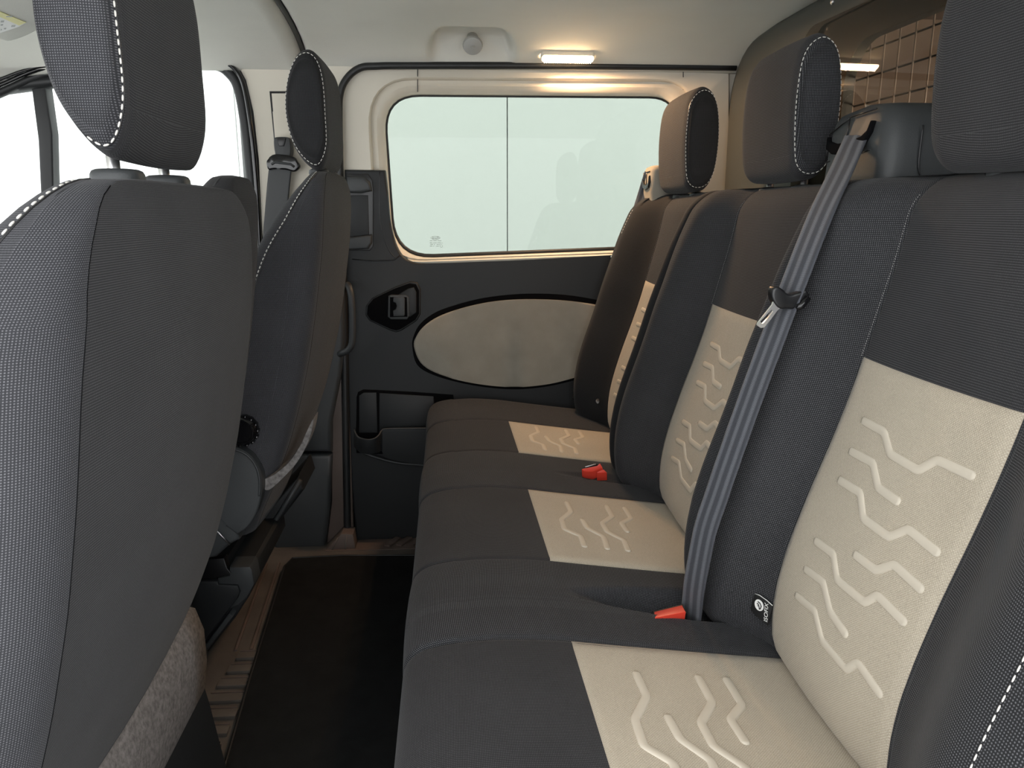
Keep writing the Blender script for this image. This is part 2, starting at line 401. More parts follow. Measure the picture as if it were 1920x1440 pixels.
# ---- door 1: the far sliding door
d1 = thing('door_1', (0.2, 2.1, 0), kind='structure')
YD = 2.072
def P2(u, v, Y=YD): p = at(u, v, Y=Y); return p.x, p.z
def qloop(tl, tr, br, bl, r, Y, n=8, e=10):
    """rounded quad through four photo corners on the plane y=Y"""
    C = [at(*tl, Y=Y), at(*bl, Y=Y), at(*br, Y=Y), at(*tr, Y=Y)]; rr = (r[0], r[3], r[2], r[1]); arcs = []
    for i in range(4):
        p, a, b = C[i], (C[i - 1] - C[i]).normalized(), (C[(i + 1) % 4] - C[i]).normalized(); q = rr[i]
        s, t = p + a * q, p + b * q
        arcs.append([s * (1 - k / n) ** 2 + p * (2 * (1 - k / n) * k / n * 1.0) + t * (k / n) ** 2 for k in range(n + 1)])
    out = []
    for i in range(4):
        out += arcs[i]; a = arcs[i][-1]; b = arcs[(i + 1) % 4][0]
        out += [a.lerp(b, k / e) for k in range(1, e)]
    return out
GL = dict(tl=(721, 180), tr=(1268, 184), br=(1275, 459), bl=(742, 480))
def off(d, Y, r, lo=None):
    lo = d if lo is None else lo
    return qloop((721 - d, 180 - d), (1268 + d, 184 - d), (1275 + d, 459 + lo), (742 - d * 1.0, 480 + lo), r, Y)
rings = [qloop((640, 122), (1370, 124), (1370, 700), (640, 700), (.08, .02, .02, .02), 2.10),
         qloop((641, 124), (1366, 127), (1366, 500), (645, 510), (.085, .02, .02, .02), 2.074),
         off(36, 2.068, (.125, .09, .09, .12), 14), off(33, 2.072, (.12, .09, .09, .12), 13), off(30, 2.088, (.11, .085, .09, .12), 11), off(27, 2.088, (.11, .085, .08, .115), 10),
         off(20, 2.084, (.11, .08, .08, .11), 9), off(8, 2.094, (.10, .075, .08, .11), 7), off(3, 2.112, (.095, .075, .075, .105), 6), off(1, 2.125, (.09, .07, .07, .10), 3)]
loft('window_trim', rings, M['cream'], d1, True, False, sharp=50)
for u_ in (783, 1281):                                       # joints in the upper trim
    a = [at(u_, v, Y=Y) for v, Y in ((127, 2.0725), (140, 2.0665), (146, 2.071), (150, 2.083), (160, 2.081), (172, 2.092))]
    tube('trim_joint', a, .0012, M['mid'], d1, 6, up=(1, 0, 0))
loft('window_seal', [off(2.5, 2.118, (.095, .075, .07, .105), 5), off(1, 2.112, (.09, .07, .07, .10), 3), off(-1.2, 2.118, (.09, .07, .07, .10), -1.2), off(-1.2, 2.13, (.09, .07, .07, .10), -1.2)], M['rubber'], d1, True, False)
g1 = disc('window_1', off(-1, 2.128, (.09, .07, .07, .10)), (0, .004, 0), M['glassr']); g1['kind'] = 'structure'
loft('glass_edge_band', [off(-1.5, 2.1275, (.09, .07, .07, .10)), off(-7, 2.1272, (.085, .07, .07, .095))], M['gap'] , g1, True, False)
bpy.data.objects.remove(bpy.data.objects['glass_edge_band'])
# seal of the door opening
def seal(name, L, Y, r, m='rubber', r2=None):
    o = tube(name, spline([at(u, v, Y=Y) for u, v in L], 8), r, M[m], None, 10, r2=r2); o['kind'] = 'structure'; return o
seal('trim_3', [(652, 1040), (648, 700), (640, 420), (636, 230), (638, 175), (652, 145), (676, 127), (706, 124), (760, 123), (1000, 123), (1380, 126)], 2.052, .0088, 'rubber')
seal('trim_3', [(652, 1030), (645, 600), (640, 420)], 2.050, .010, 'rubber')
seal('trim_4', [(-60, 182), (0, 160), (60, 134), (110, 122), (200, 113), (375, 111), (412, 114), (436, 126), (455, 155), (467, 215), (477, 300), (486, 430), (492, 620)], 2.058, .0055, 'gloss')
seal('trim_4', [(-60, 196), (0, 172), (60, 146), (110, 132), (200, 121), (375, 119), (408, 122), (428, 134), (446, 160), (458, 215), (468, 300), (478, 430), (484, 620)], 2.085, .014, 'rubber')
# dark lower panel
YP = 2.058
top = [(646, 318), (724, 319), (727, 360), (730, 400), (735, 432), (744, 462), (757, 482), (778, 492), (810, 494), (900, 491), (1000, 487), (1160, 478), (1370, 470)]
lower = spline([at(u, v, Y=YP) for u, v in top[2:]], 4)
extr('door_panel', [at(646, 318, Y=YP), at(722, 319, Y=YP)] + lower + [at(1370, 1100, Y=YP), at(670, 1035, Y=YP), at(658, 900, Y=YP), at(652, 700, Y=YP), at(648, 480, Y=YP)], (0, .03, 0), M['dark'], d1, .006, 3)
tube('panel_crease', [at(u, v, Y=YP) for u, v in ((660, 486), (700, 489), (738, 488), (752, 478))], .0015, M['black'], d1, 6)
tube('panel_crease', spline([at(u, v, Y=YP + .001) for u, v in ((712, 322), (712, 400), (718, 440), (730, 470), (742, 484))], 5), .0016, M['black'], d1, 6)
# grab recess beside the window
extr('grab_recess', px([(650, 326), (690, 326), (698, 338), (700, 355), (700, 462), (694, 470), (650, 470)], YP - .003), (0, .01, 0), M['black'], d1, .002)
extr('grab_recess_lip', px([(650, 330), (682, 330), (694, 342), (697, 358), (676, 362), (650, 361)], YP - .020), (0, .02, 0), M['mid'], d1, .008, 3)
extr('grab_recess_lip', px([(650, 446), (697, 440), (697, 456), (690, 467), (650, 469)], YP - .020), (0, .02, 0), M['mid'], d1, .006, 3)
extr('grab_recess_back', px([(655, 366), (690, 366), (692, 440), (655, 444)], YP - .006), (0, .01, 0), M['dark'], d1, .002)
# cloth oval
ov = [(776, 650), (780, 632), (795, 612), (822, 594), (860, 580), (905, 569), (950, 563), (1000, 561.5), (1060, 564), (1124, 573), (1180, 590), (1230, 625), (1215, 655), (1160, 684), (1085, 706), (1040, 718), (1000, 724), (960, 726), (910, 722), (860, 713), (815, 699), (788, 680)]
ovo = [(773, 650), (776, 629), (789, 606), (818, 585), (857, 571), (900, 560), (950, 553), (1000, 550.5), (1060, 553), (1124, 563), (1190, 578), (1240, 625), (1225, 660), (1165, 690), (1085, 711), (1040, 722), (1000, 728), (960, 730), (910, 726), (860, 717), (812, 703), (782, 684)]
extr('cloth_oval_groove_shade', spline([at(u, v, Y=YP - .0015) for u, v in ovo], 4, True), (0, .01, 0), M['void'], d1, .001)  # flat black slab: the groove's shadow painted round the oval, thicker on top
extr('cloth_oval', spline([at(u, v, Y=YP - .007) for u, v in ov], 4, True), (0, .012, 0), M['padc'], d1, .005, 3)
# release handle in its shield-shaped bezel
hb = [(689, 574), (700, 560), (740, 541), (768, 531), (780, 533), (786, 545), (786, 588), (779, 600), (752, 617), (743, 620), (732, 617), (695, 600), (688, 590)]
hz = extr('release_bezel', px([(u + (u - 738) * .06, v + (v - 577) * .08) for u, v in hb], YP - .006), (0, .01, 0), M['dark'], d1, .004, 3)
extr('release_recess', px(hb, YP - .0065), (0, .01, 0), M['void'], hz, .001)
extr('release_plate', px([(735, 560), (765, 541), (776, 538), (781, 548), (781, 586), (770, 594), (748, 596), (735, 590)], YP - .009), (0, .006, 0), M['dark'], hz, .003, 2)
extr('release_frame', px([(728, 555), (733, 553), (761, 553), (767, 558), (768, 592), (763, 599), (733, 599), (727, 594)], YP - .013), (0, .006, 0), M['mid'], hz, .002)
extr('release_frame', px([(731, 557), (763, 557), (764, 594), (731, 595)], YP - .0135), (0, .006, 0), M['void'], hz, .001)
extr('release_lever', px([(738, 557), (757, 557), (759, 560), (759, 590), (757, 593), (738, 593), (737, 583), (742, 580), (744, 574), (742, 568), (737, 566)], YP - .017), (0, .006, 0), M['mid'], hz, .0015)
# storage pocket
pk = extr('pocket_recess', px([(668, 812), (668, 745), (671, 735), (681, 730), (760, 734), (850, 740), (870, 860), (668, 850)], YP - .002), (0, .01, 0), M['void'], d1, .003)
extr('pocket_back', px([(673, 812), (673, 742), (682, 736), (706, 736), (708, 812)], YP - .004), (0, .008, 0), M['dark'], pk, .003)
extr('pocket_back', px([(711, 812), (711, 737), (813, 743), (818, 812)], YP - .004), (0, .008, 0), M['dark'], pk, .003)
tf = [(664, 806), (670, 818), (680, 823), (692, 824.5), (703, 822), (711, 815), (716, 807), (728, 804), (800, 803), (900, 803)]
bf = [(664, 838), (672, 846), (680, 850), (692, 851), (703, 850), (711, 848), (716, 846), (728, 860), (800, 872), (900, 876)]
dep = [.0, .022, .034, .038, .034, .022, .010, .008, .010, .010]
ra = [at(u, v, Y=YP - .018 - d_) for (u, v), d_ in zip(tf, dep)]; rb = [at(u, v, Y=YP - .012 - d_ * .8) for (u, v), d_ in zip(bf, dep)]
ra, rb = spline(ra, 4), spline(rb, 4)
loft('pocket_front', [[p + Vector((0, .006, 0)) for p in ra], ra, [a.lerp(b, .1) - Vector((0, .002, 0)) for a, b in zip(ra, rb)], [a.lerp(b, .9) for a, b in zip(ra, rb)], rb, [Vector((p.x, YP, p.z)) for p in rb]], M['dark'], d1, False, False, sharp=50)
tube('pocket_rim', ra, .0022, M['mid'], d1, 8)
tube('pocket_rim', spline([at(u, v, Y=YP - .016) for u, v in ((675, 846), (700, 856), (740, 867), (790, 872), (860, 876))], 6), .0035, M['mid'], d1, 8)  # bottom ridge; its lighter grey paints in the highlight
# pull handle
ph = tube('pull_handle', spline([at(u, v, Y=Y) for u, v, Y in ((652, 534, 2.045), (655, 540, 2.02), (659, 560, 2.01), (661, 600, 2.008), (660, 640, 2.01), (654, 655, 2.012), (642, 662, 2.018), (634, 664, 2.05))], 6), .0085, M['mid'], d1, 12)

# marking etched on the far window: oval badge, lines of small print and a flame-shaped mark (seen from inside, so mirrored)
mkk = thing('glass_marking', at(818, 455, Y=2.126)); mkk.parent = g1; mkk.location = at(818, 455, Y=2.126)
MO = at(818, 455, Y=2.126)
def mx(u, v): return at(u, v, Y=2.126)
def flat(name, pts, m, parent, th=.0006): return extr(name, pts, (0, th, 0), m, parent, 0)
bpy.data.objects.remove(mkk)
def ovalring(name, c, a, b, w, m, parent, nn=32):
    rr = [[c + Vector(((a + k * w) * math.cos(t), 0, (b + k * w) * math.sin(t))) for t in [2 * math.pi * i / nn for i in range(nn)]] for k in (0, -1)]
    return loft(name, rr, m, parent, True, False)
ovalring('etched_badge', mx(816.5, 446), .0125, .0045, .0008, M['etch'], g1)
text('etched_badge_word', 'Ford', .0085, basis(mx(816.5, 446.2), (-1, 0, 0), (0, 0, 1)), M['etch'], g1)
for (u0, u1, v) in ((806, 829, 451.5), (806, 830, 455.5), (807, 816, 458.5), (819, 825, 458.5), (806, 814, 461.5), (818, 825, 461.5)):
    n_ = int((u1 - u0) / 1.6)
    for q_ in range(n_):                       # illegible small print: a row of short strokes
        if q_ % 5 == 3: continue
        ua = u0 + (u1 - u0) * q_ / n_
        flat('etched_print', [mx(ua, v - .5), mx(ua + 1.1, v - .5), mx(ua + 1.1, v + .5), mx(ua, v + .5)], M['etch'], g1, .0003)
tube('etched_drop', [mx(u, v) for u, v in ((827.2, 457), (829, 459.5), (829.6, 462), (828.6, 463.6), (826.6, 463.6), (825.2, 462.2), (825.6, 459.5))], .0004, M['etch'], g1, 5, closed=True)

# ---- door 2: the far front door
d2 = thing('door_2', (-1.1, 2.1, 0), kind='structure')
def gl2(d, Y, r): return qloop((-300 - d, 222 - d), (440 + d, 121 - d * .6), (466 + d, 470 + d), (-300 - d, 520 + d), r, Y)
loft('door_frame', [gl2(40, 2.11, (.05, .10, .05, .05)), gl2(30, 2.075, (.05, .10, .05, .05)), gl2(12, 2.078, (.05, .09, .05, .05)), gl2(2, 2.10, (.05, .085, .05, .05)), gl2(1, 2.13, (.05, .08, .05, .05))], M['rubber'], d2, True, False)
g2 = disc('window_2', gl2(0, 2.125, (.05, .08, .05, .05)), (0, .004, 0), M['glassf']); g2['kind'] = 'structure'
extr('door_panel', px([(-420, 470), (498, 470), (498, 1000), (-420, 1100)], 2.07), (0, .03, 0), M['dark'], d2, .01)
extr('window_divider', px([(52, 120), (78, 115), (97, 250), (101, 400), (104, 480), (84, 480), (78, 380), (70, 260)], 2.09), (0, .035, 0), M['rubber'], d2, .006, 2)
seal('trim_5', [(-300, 250), (-60, 172), (0, 149), (40, 134), (80, 124), (140, 118)], 2.05, .004, 'gloss')

# ---- wall_right: steel bulkhead with a glazed opening
wr = thing('wall_right', (.75, 1.2, 0), kind='structure')
XB = .730
def bl(y0, y1, z0, z1, r, x, n=8, e=6): return [Vector((x, p.x, p.z)) for p in rloop(y0, y1, z0, z1, r, 0, n, e)]
OP = (1.175, 1.475, .93, 1.205)
rings = [bl(.30, 2.155, .0, 1.325, (.05, .19, .02, .02), XB + .16), bl(.30, 2.14, .0, 1.322, (.05, .19, .02, .02), XB + .06), bl(.31, 2.105, .0, 1.318, (.05, .18, .02, .02), XB + .015), bl(.33, 2.05, .02, 1.300, (.05, .16, .02, .02), XB),
         bl(1.10, 1.60, .86, 1.262, (.02, .05, .02, .02), XB), bl(1.103, 1.597, .863, 1.259, (.02, .05, .02, .02), XB + .008), bl(1.106, 1.594, .866, 1.256, (.02, .05, .02, .02), XB + .008),
         bl(*OP, (.02, .08, .02, .02), XB + .010), bl(*OP, (.02, .08, .02, .02), XB + .03)]
loft('bulkhead_panel', rings, M['bulk'], wr, True, False, sharp=50)
loft('window_joint', [bl(1.098, 1.602, .858, 1.264, (.02, .05, .02, .02), XB - .0006), bl(1.104, 1.596, .864, 1.258, (.02, .05, .02, .02), XB - .0006)], M['black'], wr, True, False)
g3 = extr('window_3', [p + Vector((-.060 * (p.y - 1.35) - .012, 0, 0)) for p in bl(1.107, 1.593, .867, 1.255, (.02, .05, .02, .02), XB + .001)], (.004, 0, 0), M['glassb'], None, 0); g3['kind'] = 'structure'
lathe('screw', at(1562, 3, X=XB), (-1, 0, 0), [(.006, -.001), (.006, .002), (.004, .004), (.0, .0045)], M['steel'], wr, 14)
lathe('screw', at(1551, 54, X=XB), (-1, 0, 0), [(.003, -.001), (.003, .001), (.0, .0015)], M['steel'], wr, 10)
# wire mesh behind the bulkhead glass
grille = thing('wire_grille', (XB + .05, 1.35, .9), 'wire mesh guard behind the glass in the grey bulkhead', 'grille')
for i in range(9):
    y = 1.155 + i * .0465
    tube('wire', [(XB + .034, y, .90), (XB + .034, y + .001, 1.08), (XB + .034, y, 1.25)], .0017, M['wire'], grille, 6)
for i in range(8):
    z = .915 + i * .046
    tube('wire', [(XB + .038, 1.12, z), (XB + .038, 1.35, z), (XB + .038, 1.57, z)], .0018, M['black'], grille, 6)
# ply-lined load space behind it
la = thing('load_space', (1.5, 1.2, 0), kind='structure')
box('ply_lining', (2.9, 1.2, .7), (.02, 2.0, 1.5), M['ply'], la, 0); box('ply_lining', (1.9, 2.16, .7), (2.0, .02, 1.5), M['ply'], la, 0)
box('ply_lining', (1.9, .2, .7), (2.0, .02, 1.5), M['ply'], la, 0); box('ply_lining', (1.9, 1.2, -.04), (2.0, 2.0, .02), M['ply'], la, 0)
box('ply_lining', (1.9, 1.2, 1.42), (2.0, 2.0, .02), M['ply'], la, 0)
for y in (.6, 1.2, 1.8): box('roof_rail', (1.9, y, 1.39), (1.9, .04, .03), M['mid'], la, .004)
area('load_space_fill', (1.5, .26, .9), (math.radians(100), 0, 0), .6, .15, 17, (1.0, .86, .7))  # unseen fill light, added to brighten the lining and wires behind the glass

# ================================================================== THE REAR BENCH
INS = [(.30, .40), (.38, .388), (.42, .383), (.47, .386), (.52, .397), (.58, .415), (.643, .437), (.70, .455), (.745, .467), (.85, .494), (.945, .512)]
BOL = [(.30, .05), (.41, .062), (.54, .072), (.72, .074), (.85, .062), (.95, .036)]
ZT = .945; ZB = .352
def XF(y, z, S, flat_=True):
    y0, y1, i0, i1 = S[:4]
    d = (y - i1) / (y1 - i1) if y > i1 else ((i0 - y) / (i0 - y0) if y < i0 else 0)
    k_ = sm(d / .7)
    x = smt(z, INS) - smt(z, BOL) * k_
    if d == 0: x -= .006 * (1 - ((y - (i0 + i1) / 2) / ((i1 - i0) / 2)) ** 2)
    e = min(y - y0, y1 - y); r = .032 - .017 * sm((z - .70) / .2)
    if e < r: x += r * (1 - math.sqrt(max(0, 1 - ((r - max(e, 0)) / r) ** 2)))
    g = min(abs(y - i0), abs(y - i1)); x += .0028 * math.exp(-(g / .0035) ** 2)         # sewn seam lines
    if z > ZT - .045: t = (z - (ZT - .045)) / .045; x += .045 * (1 - math.sqrt(max(0, 1 - t * t)))
    if z < ZB + .05: t = ((ZB + .05) - z) / .05; x += .05 * (1 - math.sqrt(max(0, 1 - min(1, t) ** 2)))
    return x
NEAR = (.36, .955, .575, .83); MID = (.955, 1.475, 1.035, 1.345); FAR = (1.475, 1.985, 1.55, 1.825)
SEATS = [('near', NEAR, 0.0, .0), ('middle', MID, .498, .0), ('far', FAR, .988, .03)]
bench = thing('rear_bench', (.3, 1.2, 0), 'three-seat rear bench in charcoal cloth with beige centre panels', 'bench seat')
ZIG = [[(.0885, .684), (.0455, .684), (.022, .668), (-.0255, .667), (-.0425, .683), (-.087, .683)],
       [(.0885, .650), (.0425, .652), (.018, .634), (-.017, .633)],
       [(.0855, .618), (.0415, .620), (.0195, .601), (-.0265, .601), (-.045, .617), (-.0875, .613)],
       [(.082, .549), (.042, .552), (.020, .534), (-.032, .536), (-.0435, .550), (-.086, .546)],
       [(.0075, .567), (-.029, .568), (-.0475, .583), (-.0885, .579)],
       [(.0815, .516), (.0405, .521), (.012, .502), (-.022, .497)],
       [(.082, .4835), (.039, .489), (.0115, .470), (-.0375, .468), (-.0505, .484), (-.089, .476)]]
CIG = [[(.2000, .0905), (.2012, .049), (.1785, .008), (.178, -.032), (.2003, -.053), (.2, -.092)],
       [(.2150, .016), (.2179, -.018), (.2392, -.046), (.2360, -.092)],
       [(.2720, .093), (.2725, .047), (.248, .011), (.249, -.025), (.271, -.053), (.2682, -.092)],
       [(.3050, .093), (.3055, .047), (.2826, .020), (.2851, -.015)]]
def zys(y0, y1, S):
    i0, i1 = S[2], S[3]; ys = set()
    for a, b, n in ((y0, y0 + .034, 8), (y0 + .034, i0 - .008, 14), (i0 - .008, i0 + .008, 8), (i0 + .008, i1 - .008, 12), (i1 - .008, i1 + .008, 8), (i1 + .008, y1 - .034, 14), (y1 - .034, y1, 8)):
        for k in range(n + 1):
            t = k / n
            if a == y0: t = 1 - math.cos(t * math.pi / 2)
            if b == y1: t = math.sin(t * math.pi / 2)
            ys.add(round(a + (b - a) * t, 5))
    return sorted(ys)
def sheet(name, f, us, vs_, m, parent, th=.0012, mi=None):
    """thin panel lying on a surface f(u,v,offset): a raised top face with its rim turned down"""
    us = [us[0], us[0] + .0009] + us[1:-1] + [us[-1] - .0009, us[-1]]; vs_ = [vs_[0], vs_[0] + .0009] + vs_[1:-1] + [vs_[-1] - .0009, vs_[-1]]
    N, K = len(us), len(vs_); vs, uv, fs = [], [], []
    acc = [0]
    for j in range(1, K): acc.append(acc[-1] + (f(us[N // 2], vs_[j], 0) - f(us[N // 2], vs_[j - 1], 0)).length)
    for j, v in enumerate(vs_):
        for i, u in enumerate(us):
            edge = i in (0, N - 1) or j in (0, K - 1)
            vs.append(f(u, v, -.001 if edge else th)); uv.append((u, acc[j]))
    for j in range(K - 1):
        for i in range(N - 1): fs.append((j * N + i, j * N + i + 1, (j + 1) * N + i + 1, (j + 1) * N + i))
    return mk(name, vs, fs, m, parent, True, uv)
def emboss(name, f, pts, w, h, m, parent):
    """raised rib following a polyline drawn on a surface f(u,v,offset)"""
    P = [Vector((p[0], p[1], 0)) for p in pts]; L, R_ = [], []
    # round the corners a little
    Q = [P[0]]
    for a, b, c in zip(P, P[1:], P[2:]):
        r = min(.004, (b - a).length * .4, (c - b).length * .4); s, t = b + (a - b).normalized() * r, b + (c - b).normalized() * r
        Q += [s, s * .25 + b * .5 + t * .25, t]
    Q.append(P[-1]); R2 = [Q[0]]
    for a, b in zip(Q, Q[1:]):
        n = max(1, int((b - a).length / .008)); R2 += [a.lerp(b, k / n) for k in range(1, n + 1)]
    Q = R2; rings = []
    ts = [(Q[min(i + 1, len(Q) - 1)] - Q[max(i - 1, 0)]).normalized() for i in range(len(Q))]
    prof = [(-.60, -.0008), (-.52, h * .55), (-.42, h), (0, h * 1.02), (.42, h), (.52, h * .55), (.60, -.0008)]
    def ring(p, t, s):
        nn = Vector((-t.y, t.x, 0)); return [f((p + nn * w * a * s).x, (p + nn * w * a * s).y, b_ if s > .3 else -.0008) for a, b_ in prof]
    rings.append(ring(Q[0] - ts[0] * w * .5, ts[0], .05)); rings.append(ring(Q[0] - ts[0] * w * .38, ts[0], .65))
    for p, t in zip(Q, ts): rings.append(ring(p, t, 1))
    rings.append(ring(Q[-1] + ts[-1] * w * .38, ts[-1], .65)); rings.append(ring(Q[-1] + ts[-1] * w * .5, ts[-1], .05))
    return loft(name, rings, m, parent, False, False, uv=False)

zs = [ZB + .05 * (1 - math.cos(k / 8 * math.pi / 2)) for k in range(8)] + [ZB + .05 + (ZT - .045 - ZB - .05) * k / 34 for k in range(35)] + [ZT - .045 + .045 * math.sin(k / 8 * math.pi / 2) for k in range(1, 9)]
def XR(z): return lerp(z, [(.3, .50), (.5, .53), (.7, .60), (.85, .65), (.945, .675)])
for nm, S, dy, zd in SEATS:
    y0, y1, i0, i1 = S; ys = zys(y0, y1, S); rings = []
    for z in zs:
        sh = 0
        if z > ZT - .045: t = (z - (ZT - .045)) / .045; sh = (1 - math.sqrt(max(0, 1 - t * t)))
        wf_ = lambda y: y + ((sh * (.035 if nm == 'near' else .008)) if y < y0 + .06 else 0) - (sh * (.045 if nm == 'far' else .004) if y > y1 - .06 else 0)
        fr = [Vector((XF(y, z, S), wf_(y), z)) for y in ys]
        xr = XR(z) - .04 * sh
        bk = [Vector((xr - .02 * (abs(k - 6) / 6) ** 4, y1 + (y0 - y1) * k / 12, z)) for k in range(13)]
        for q in bk: q.y = max(y0 + .004 + sh * .02, min(y1 - .004 - sh * .02, q.y))
        rings.append(fr + bk)
    NF = len(ys)
    def mi(j, i, ys=ys, i0=i0, i1=i1):
        return 1 if i < len(ys) - 1 and i0 < (ys[i] + ys[i + 1]) / 2 < i1 else 0
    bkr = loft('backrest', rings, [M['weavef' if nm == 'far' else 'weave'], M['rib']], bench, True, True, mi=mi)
    if nm == 'far': bkr['label'] = 'backrest farthest away, by the side window'
    if nm == 'middle': bkr['label'] = 'middle backrest, behind the slack belt'
    if nm == 'near': bkr['label'] = 'nearest backrest, at the right edge'
    f = lambda y, z, o, S=S: Vector((XF(y, z, S) - o * .93, y, z + o * .36))
    zi = [.372 + (.745 - .372) * k / 26 for k in range(27)]
    ui = [i0 + .0015 + (i1 - i0 - .003) * k / 20 for k in range(21)]
    sheet('centre_panel', f, ui, zi, M['beige'], bkr, .0016)
    c = .686 + dy + (-.008 if nm == 'far' else 0)
    for z_ in ZIG:
        pts = [(c + a, b) for a, b in z_]
        if nm == 'far': pts = [(min(max(p[0], i0 + .012), i1 - .012), p[1]) for p in pts]
        emboss('embossed_line', lambda u, v, o: f(u, v, .0016 + o), pts, .0082, .0015, M['beigep'], bkr)
    dashes('stitching', [f(i1 + .0035, .745 + .19 * k / 20, .0002) for k in range(20)], M['threadg'], bkr, .0012, .0016, .0004)
    yb = y0 + .052 if nm == 'near' else (y1 - .04 if nm == 'far' else None)
    if yb: dashes('stitching', [f(yb, .30 + .63 * k / 40, .0012) for k in range(3 if nm == 'near' else 35, 40)], M['thread'], bkr, .0050, .0024, .0007)
    tube('piping', [f(y1 - .006 , ZB + .03 + (ZT - .07 - ZB) * k / 30, -.001) for k in range(30)], .0012, M['black'], bkr, 6)

# ---- headrests
HR_REAR = [(.0, .040), (-.004, .110), (.0, .175), (.012, .205), (.034, .218), (.056, .205), (.068, .170), (.072, .110), (.066, .045), (.050, .012), (.026, .004), (.008, .014)]
def headrest(parent, outline, x, z, y0, y1, side_mat, mid_mat, r=.030, stitch=.0, posts=None, lab=None, stitch_r=.0007, sides=(0,), half=None):
    O = spline([Vector((x + a, 0, z + b)) for a, b in outline], 6, True)
    cx = sum(p.x for p in O) / len(O); czz = sum(p.z for p in O) / len(O)
    def ring(y, ins):
        out = []
        for p in O:
            d = Vector((p.x - cx, 0, p.z - czz)); L = d.length; out.append(Vector((cx, y, czz)) + d * (1 - ins / .052))
        return out
    R = []
    dome = .008
    for k in range(4): R.append(ring(y0 - dome * (1 - ((3 - k) / 3 * 0 + (1 - k / 3)) ** 2) * 0 - dome * (1 - (1 - (k) / 3) ** 0) , .0) if False else ring(y0 + .0015 * (3 - k) * 0 - .004 * (1 - k / 3), .045 - .0115 * k))
    for k in range(0, 9):
        a = k / 8 * math.pi / 2; R.append(ring(y0 + .010 + (r * .6) * (1 - math.cos(a)) - .010 * (1 - math.sin(a)) , .0105 * (1 - math.sin(a))))
    ya, yb = R[-1][0].y, y1 - (R[-1][0].y - y0)
    for k in range(1, 8): R.append(ring(ya + (yb - ya) * k / 8, -.001 * math.sin(k / 8 * math.pi)))
    mirror = [[Vector((p.x, y0 + y1 - p.y, p.z)) for p in rr] for rr in R[:13]][::-1]
    n1 = 8
    h = loft('headrest', R + mirror, [side_mat, mid_mat], parent, True, True, mi=lambda j, i: 1 if 8 <= j <= len(R) + 4 else 0, uvf=lambda p, j, u: (p.x + (p.y if 8 <= j <= len(R) + 4 else 0), p.z) if not 8 < j <= len(R) + 4 else (p.y, u))
    if lab: h['label'] = lab
    q = 7
    for s in sides:
        path = [p.copy() for p in R[q]] if s == 0 else [Vector((p.x, y0 + y1 - p.y, p.z)) for p in R[q]]
        cc = Vector((cx, 0, czz))
        path = [Vector((cx + (p.x - cx) * 1.008, p.y - (.0009 if s == 0 else -.0009), czz + (p.z - czz) * 1.004)) for p in path] 
        full = path + [path[0]]
        if half: 
            n_ = len(path); full = [path[(half[0] + k) % n_] for k in range(half[1])]
        dashes('stitching', full, M['thread'], h, .0050, .0024, stitch_r)
        tube('seam', [p + Vector((0, .0028 if s == 0 else -.0028, 0)) for p in path], .0010, M['black'], h, 5, closed=True)
    if posts:
        for py in posts[0]:
            tube('post', [(posts[1], py, z + .03), (posts[1], py, z - .06)], .0058, M['chrome'], h, 14, up=(1, 0, 0))
            lathe('post_collar', (posts[1], py, posts[2]), (0, 0, 1), [(.017, -.004), (.019, 0), (.018, .006), (.012, .009), (.007, .0095)], M['mid'], h, 20)
    return h
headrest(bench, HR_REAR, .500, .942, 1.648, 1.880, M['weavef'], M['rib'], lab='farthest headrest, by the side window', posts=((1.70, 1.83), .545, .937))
headrest(bench, [(a * .95, b * .97) for a, b in HR_REAR], .510, .948, 1.145, 1.370, M['weave'], M['rib'], lab='middle headrest', posts=((1.20, 1.33), .552, .937))
headrest(bench, HR_REAR, .500, .940, .585, .812, M['weave'], M['rib'], lab='nearest headrest, cut by the picture edge', posts=((.62, .745), .548, .937))

# ---- seat cushion
CT = [(-.08, .40), (-.03, .411), (0, .416), (.05, .419), (.12, .414), (.2, .402), (.3, .388), (.4, .375), (.46, .368)]
PROF = [(-.010, .10), (-.022, .16), (-.036, .22), (-.048, .28), (-.057, .33), (-.062, .36), (-.061, .382), (-.054, .397), (-.040, .408), (-.022, .4135), (0, .417)]
PROF = [(p.x, p.y) for p in spline([Vector((a, b, 0)) for a, b in PROF], 4)]
XS = [k * .008 for k in range(1, 56)]
SEAM = [.50, .818, 1.033, 1.33, 1.55, 1.80]
def bulge(y):
    b = 0
    for a, c in ((.30, .50), (.818, 1.033), (1.33, 1.55), (1.80, 2.04)):
        if a < y < c: b = .5 * math.sin((y - a) / (c - a) * math.pi) ** .7
    return b
def pit(x, y):
    d = 0
    for (x0, yc, w, ln, dep) in ((.150, .930, .046, .17, .036), (.20, 1.430, .030, .16, .012)):
        t = (x - x0) / ln
        if 0 < t < 1.25:
            ww = w * min(1, math.sqrt(min(t, 1)) * 1.05)
            e = (y - yc) / ww
            if abs(e) < 1: d = max(d, dep * min(1, t * 1.6) * (sm((1 - abs(e)) / (.28 if e < 0 else .75))))
    return d
def cush(x, y):
    z = smt(x, CT) + .010 * bulge(y)
    z -= .0026 * sum(math.exp(-((y - s) / .0035) ** 2) for s in SEAM)
    z -= .03 * sm((x - .3) / .1) * 0
    return z - pit(x, y)
yset = set()
y = .30
while y < 2.05:
    fine = any(abs(y - s) < .012 for s in SEAM) or .87 < y < .99 or 1.39 < y < 1.47
    yset.add(round(y, 4)); y += .0026 if fine else .008
yset = sorted(yset); rings = []
YE = 2.040
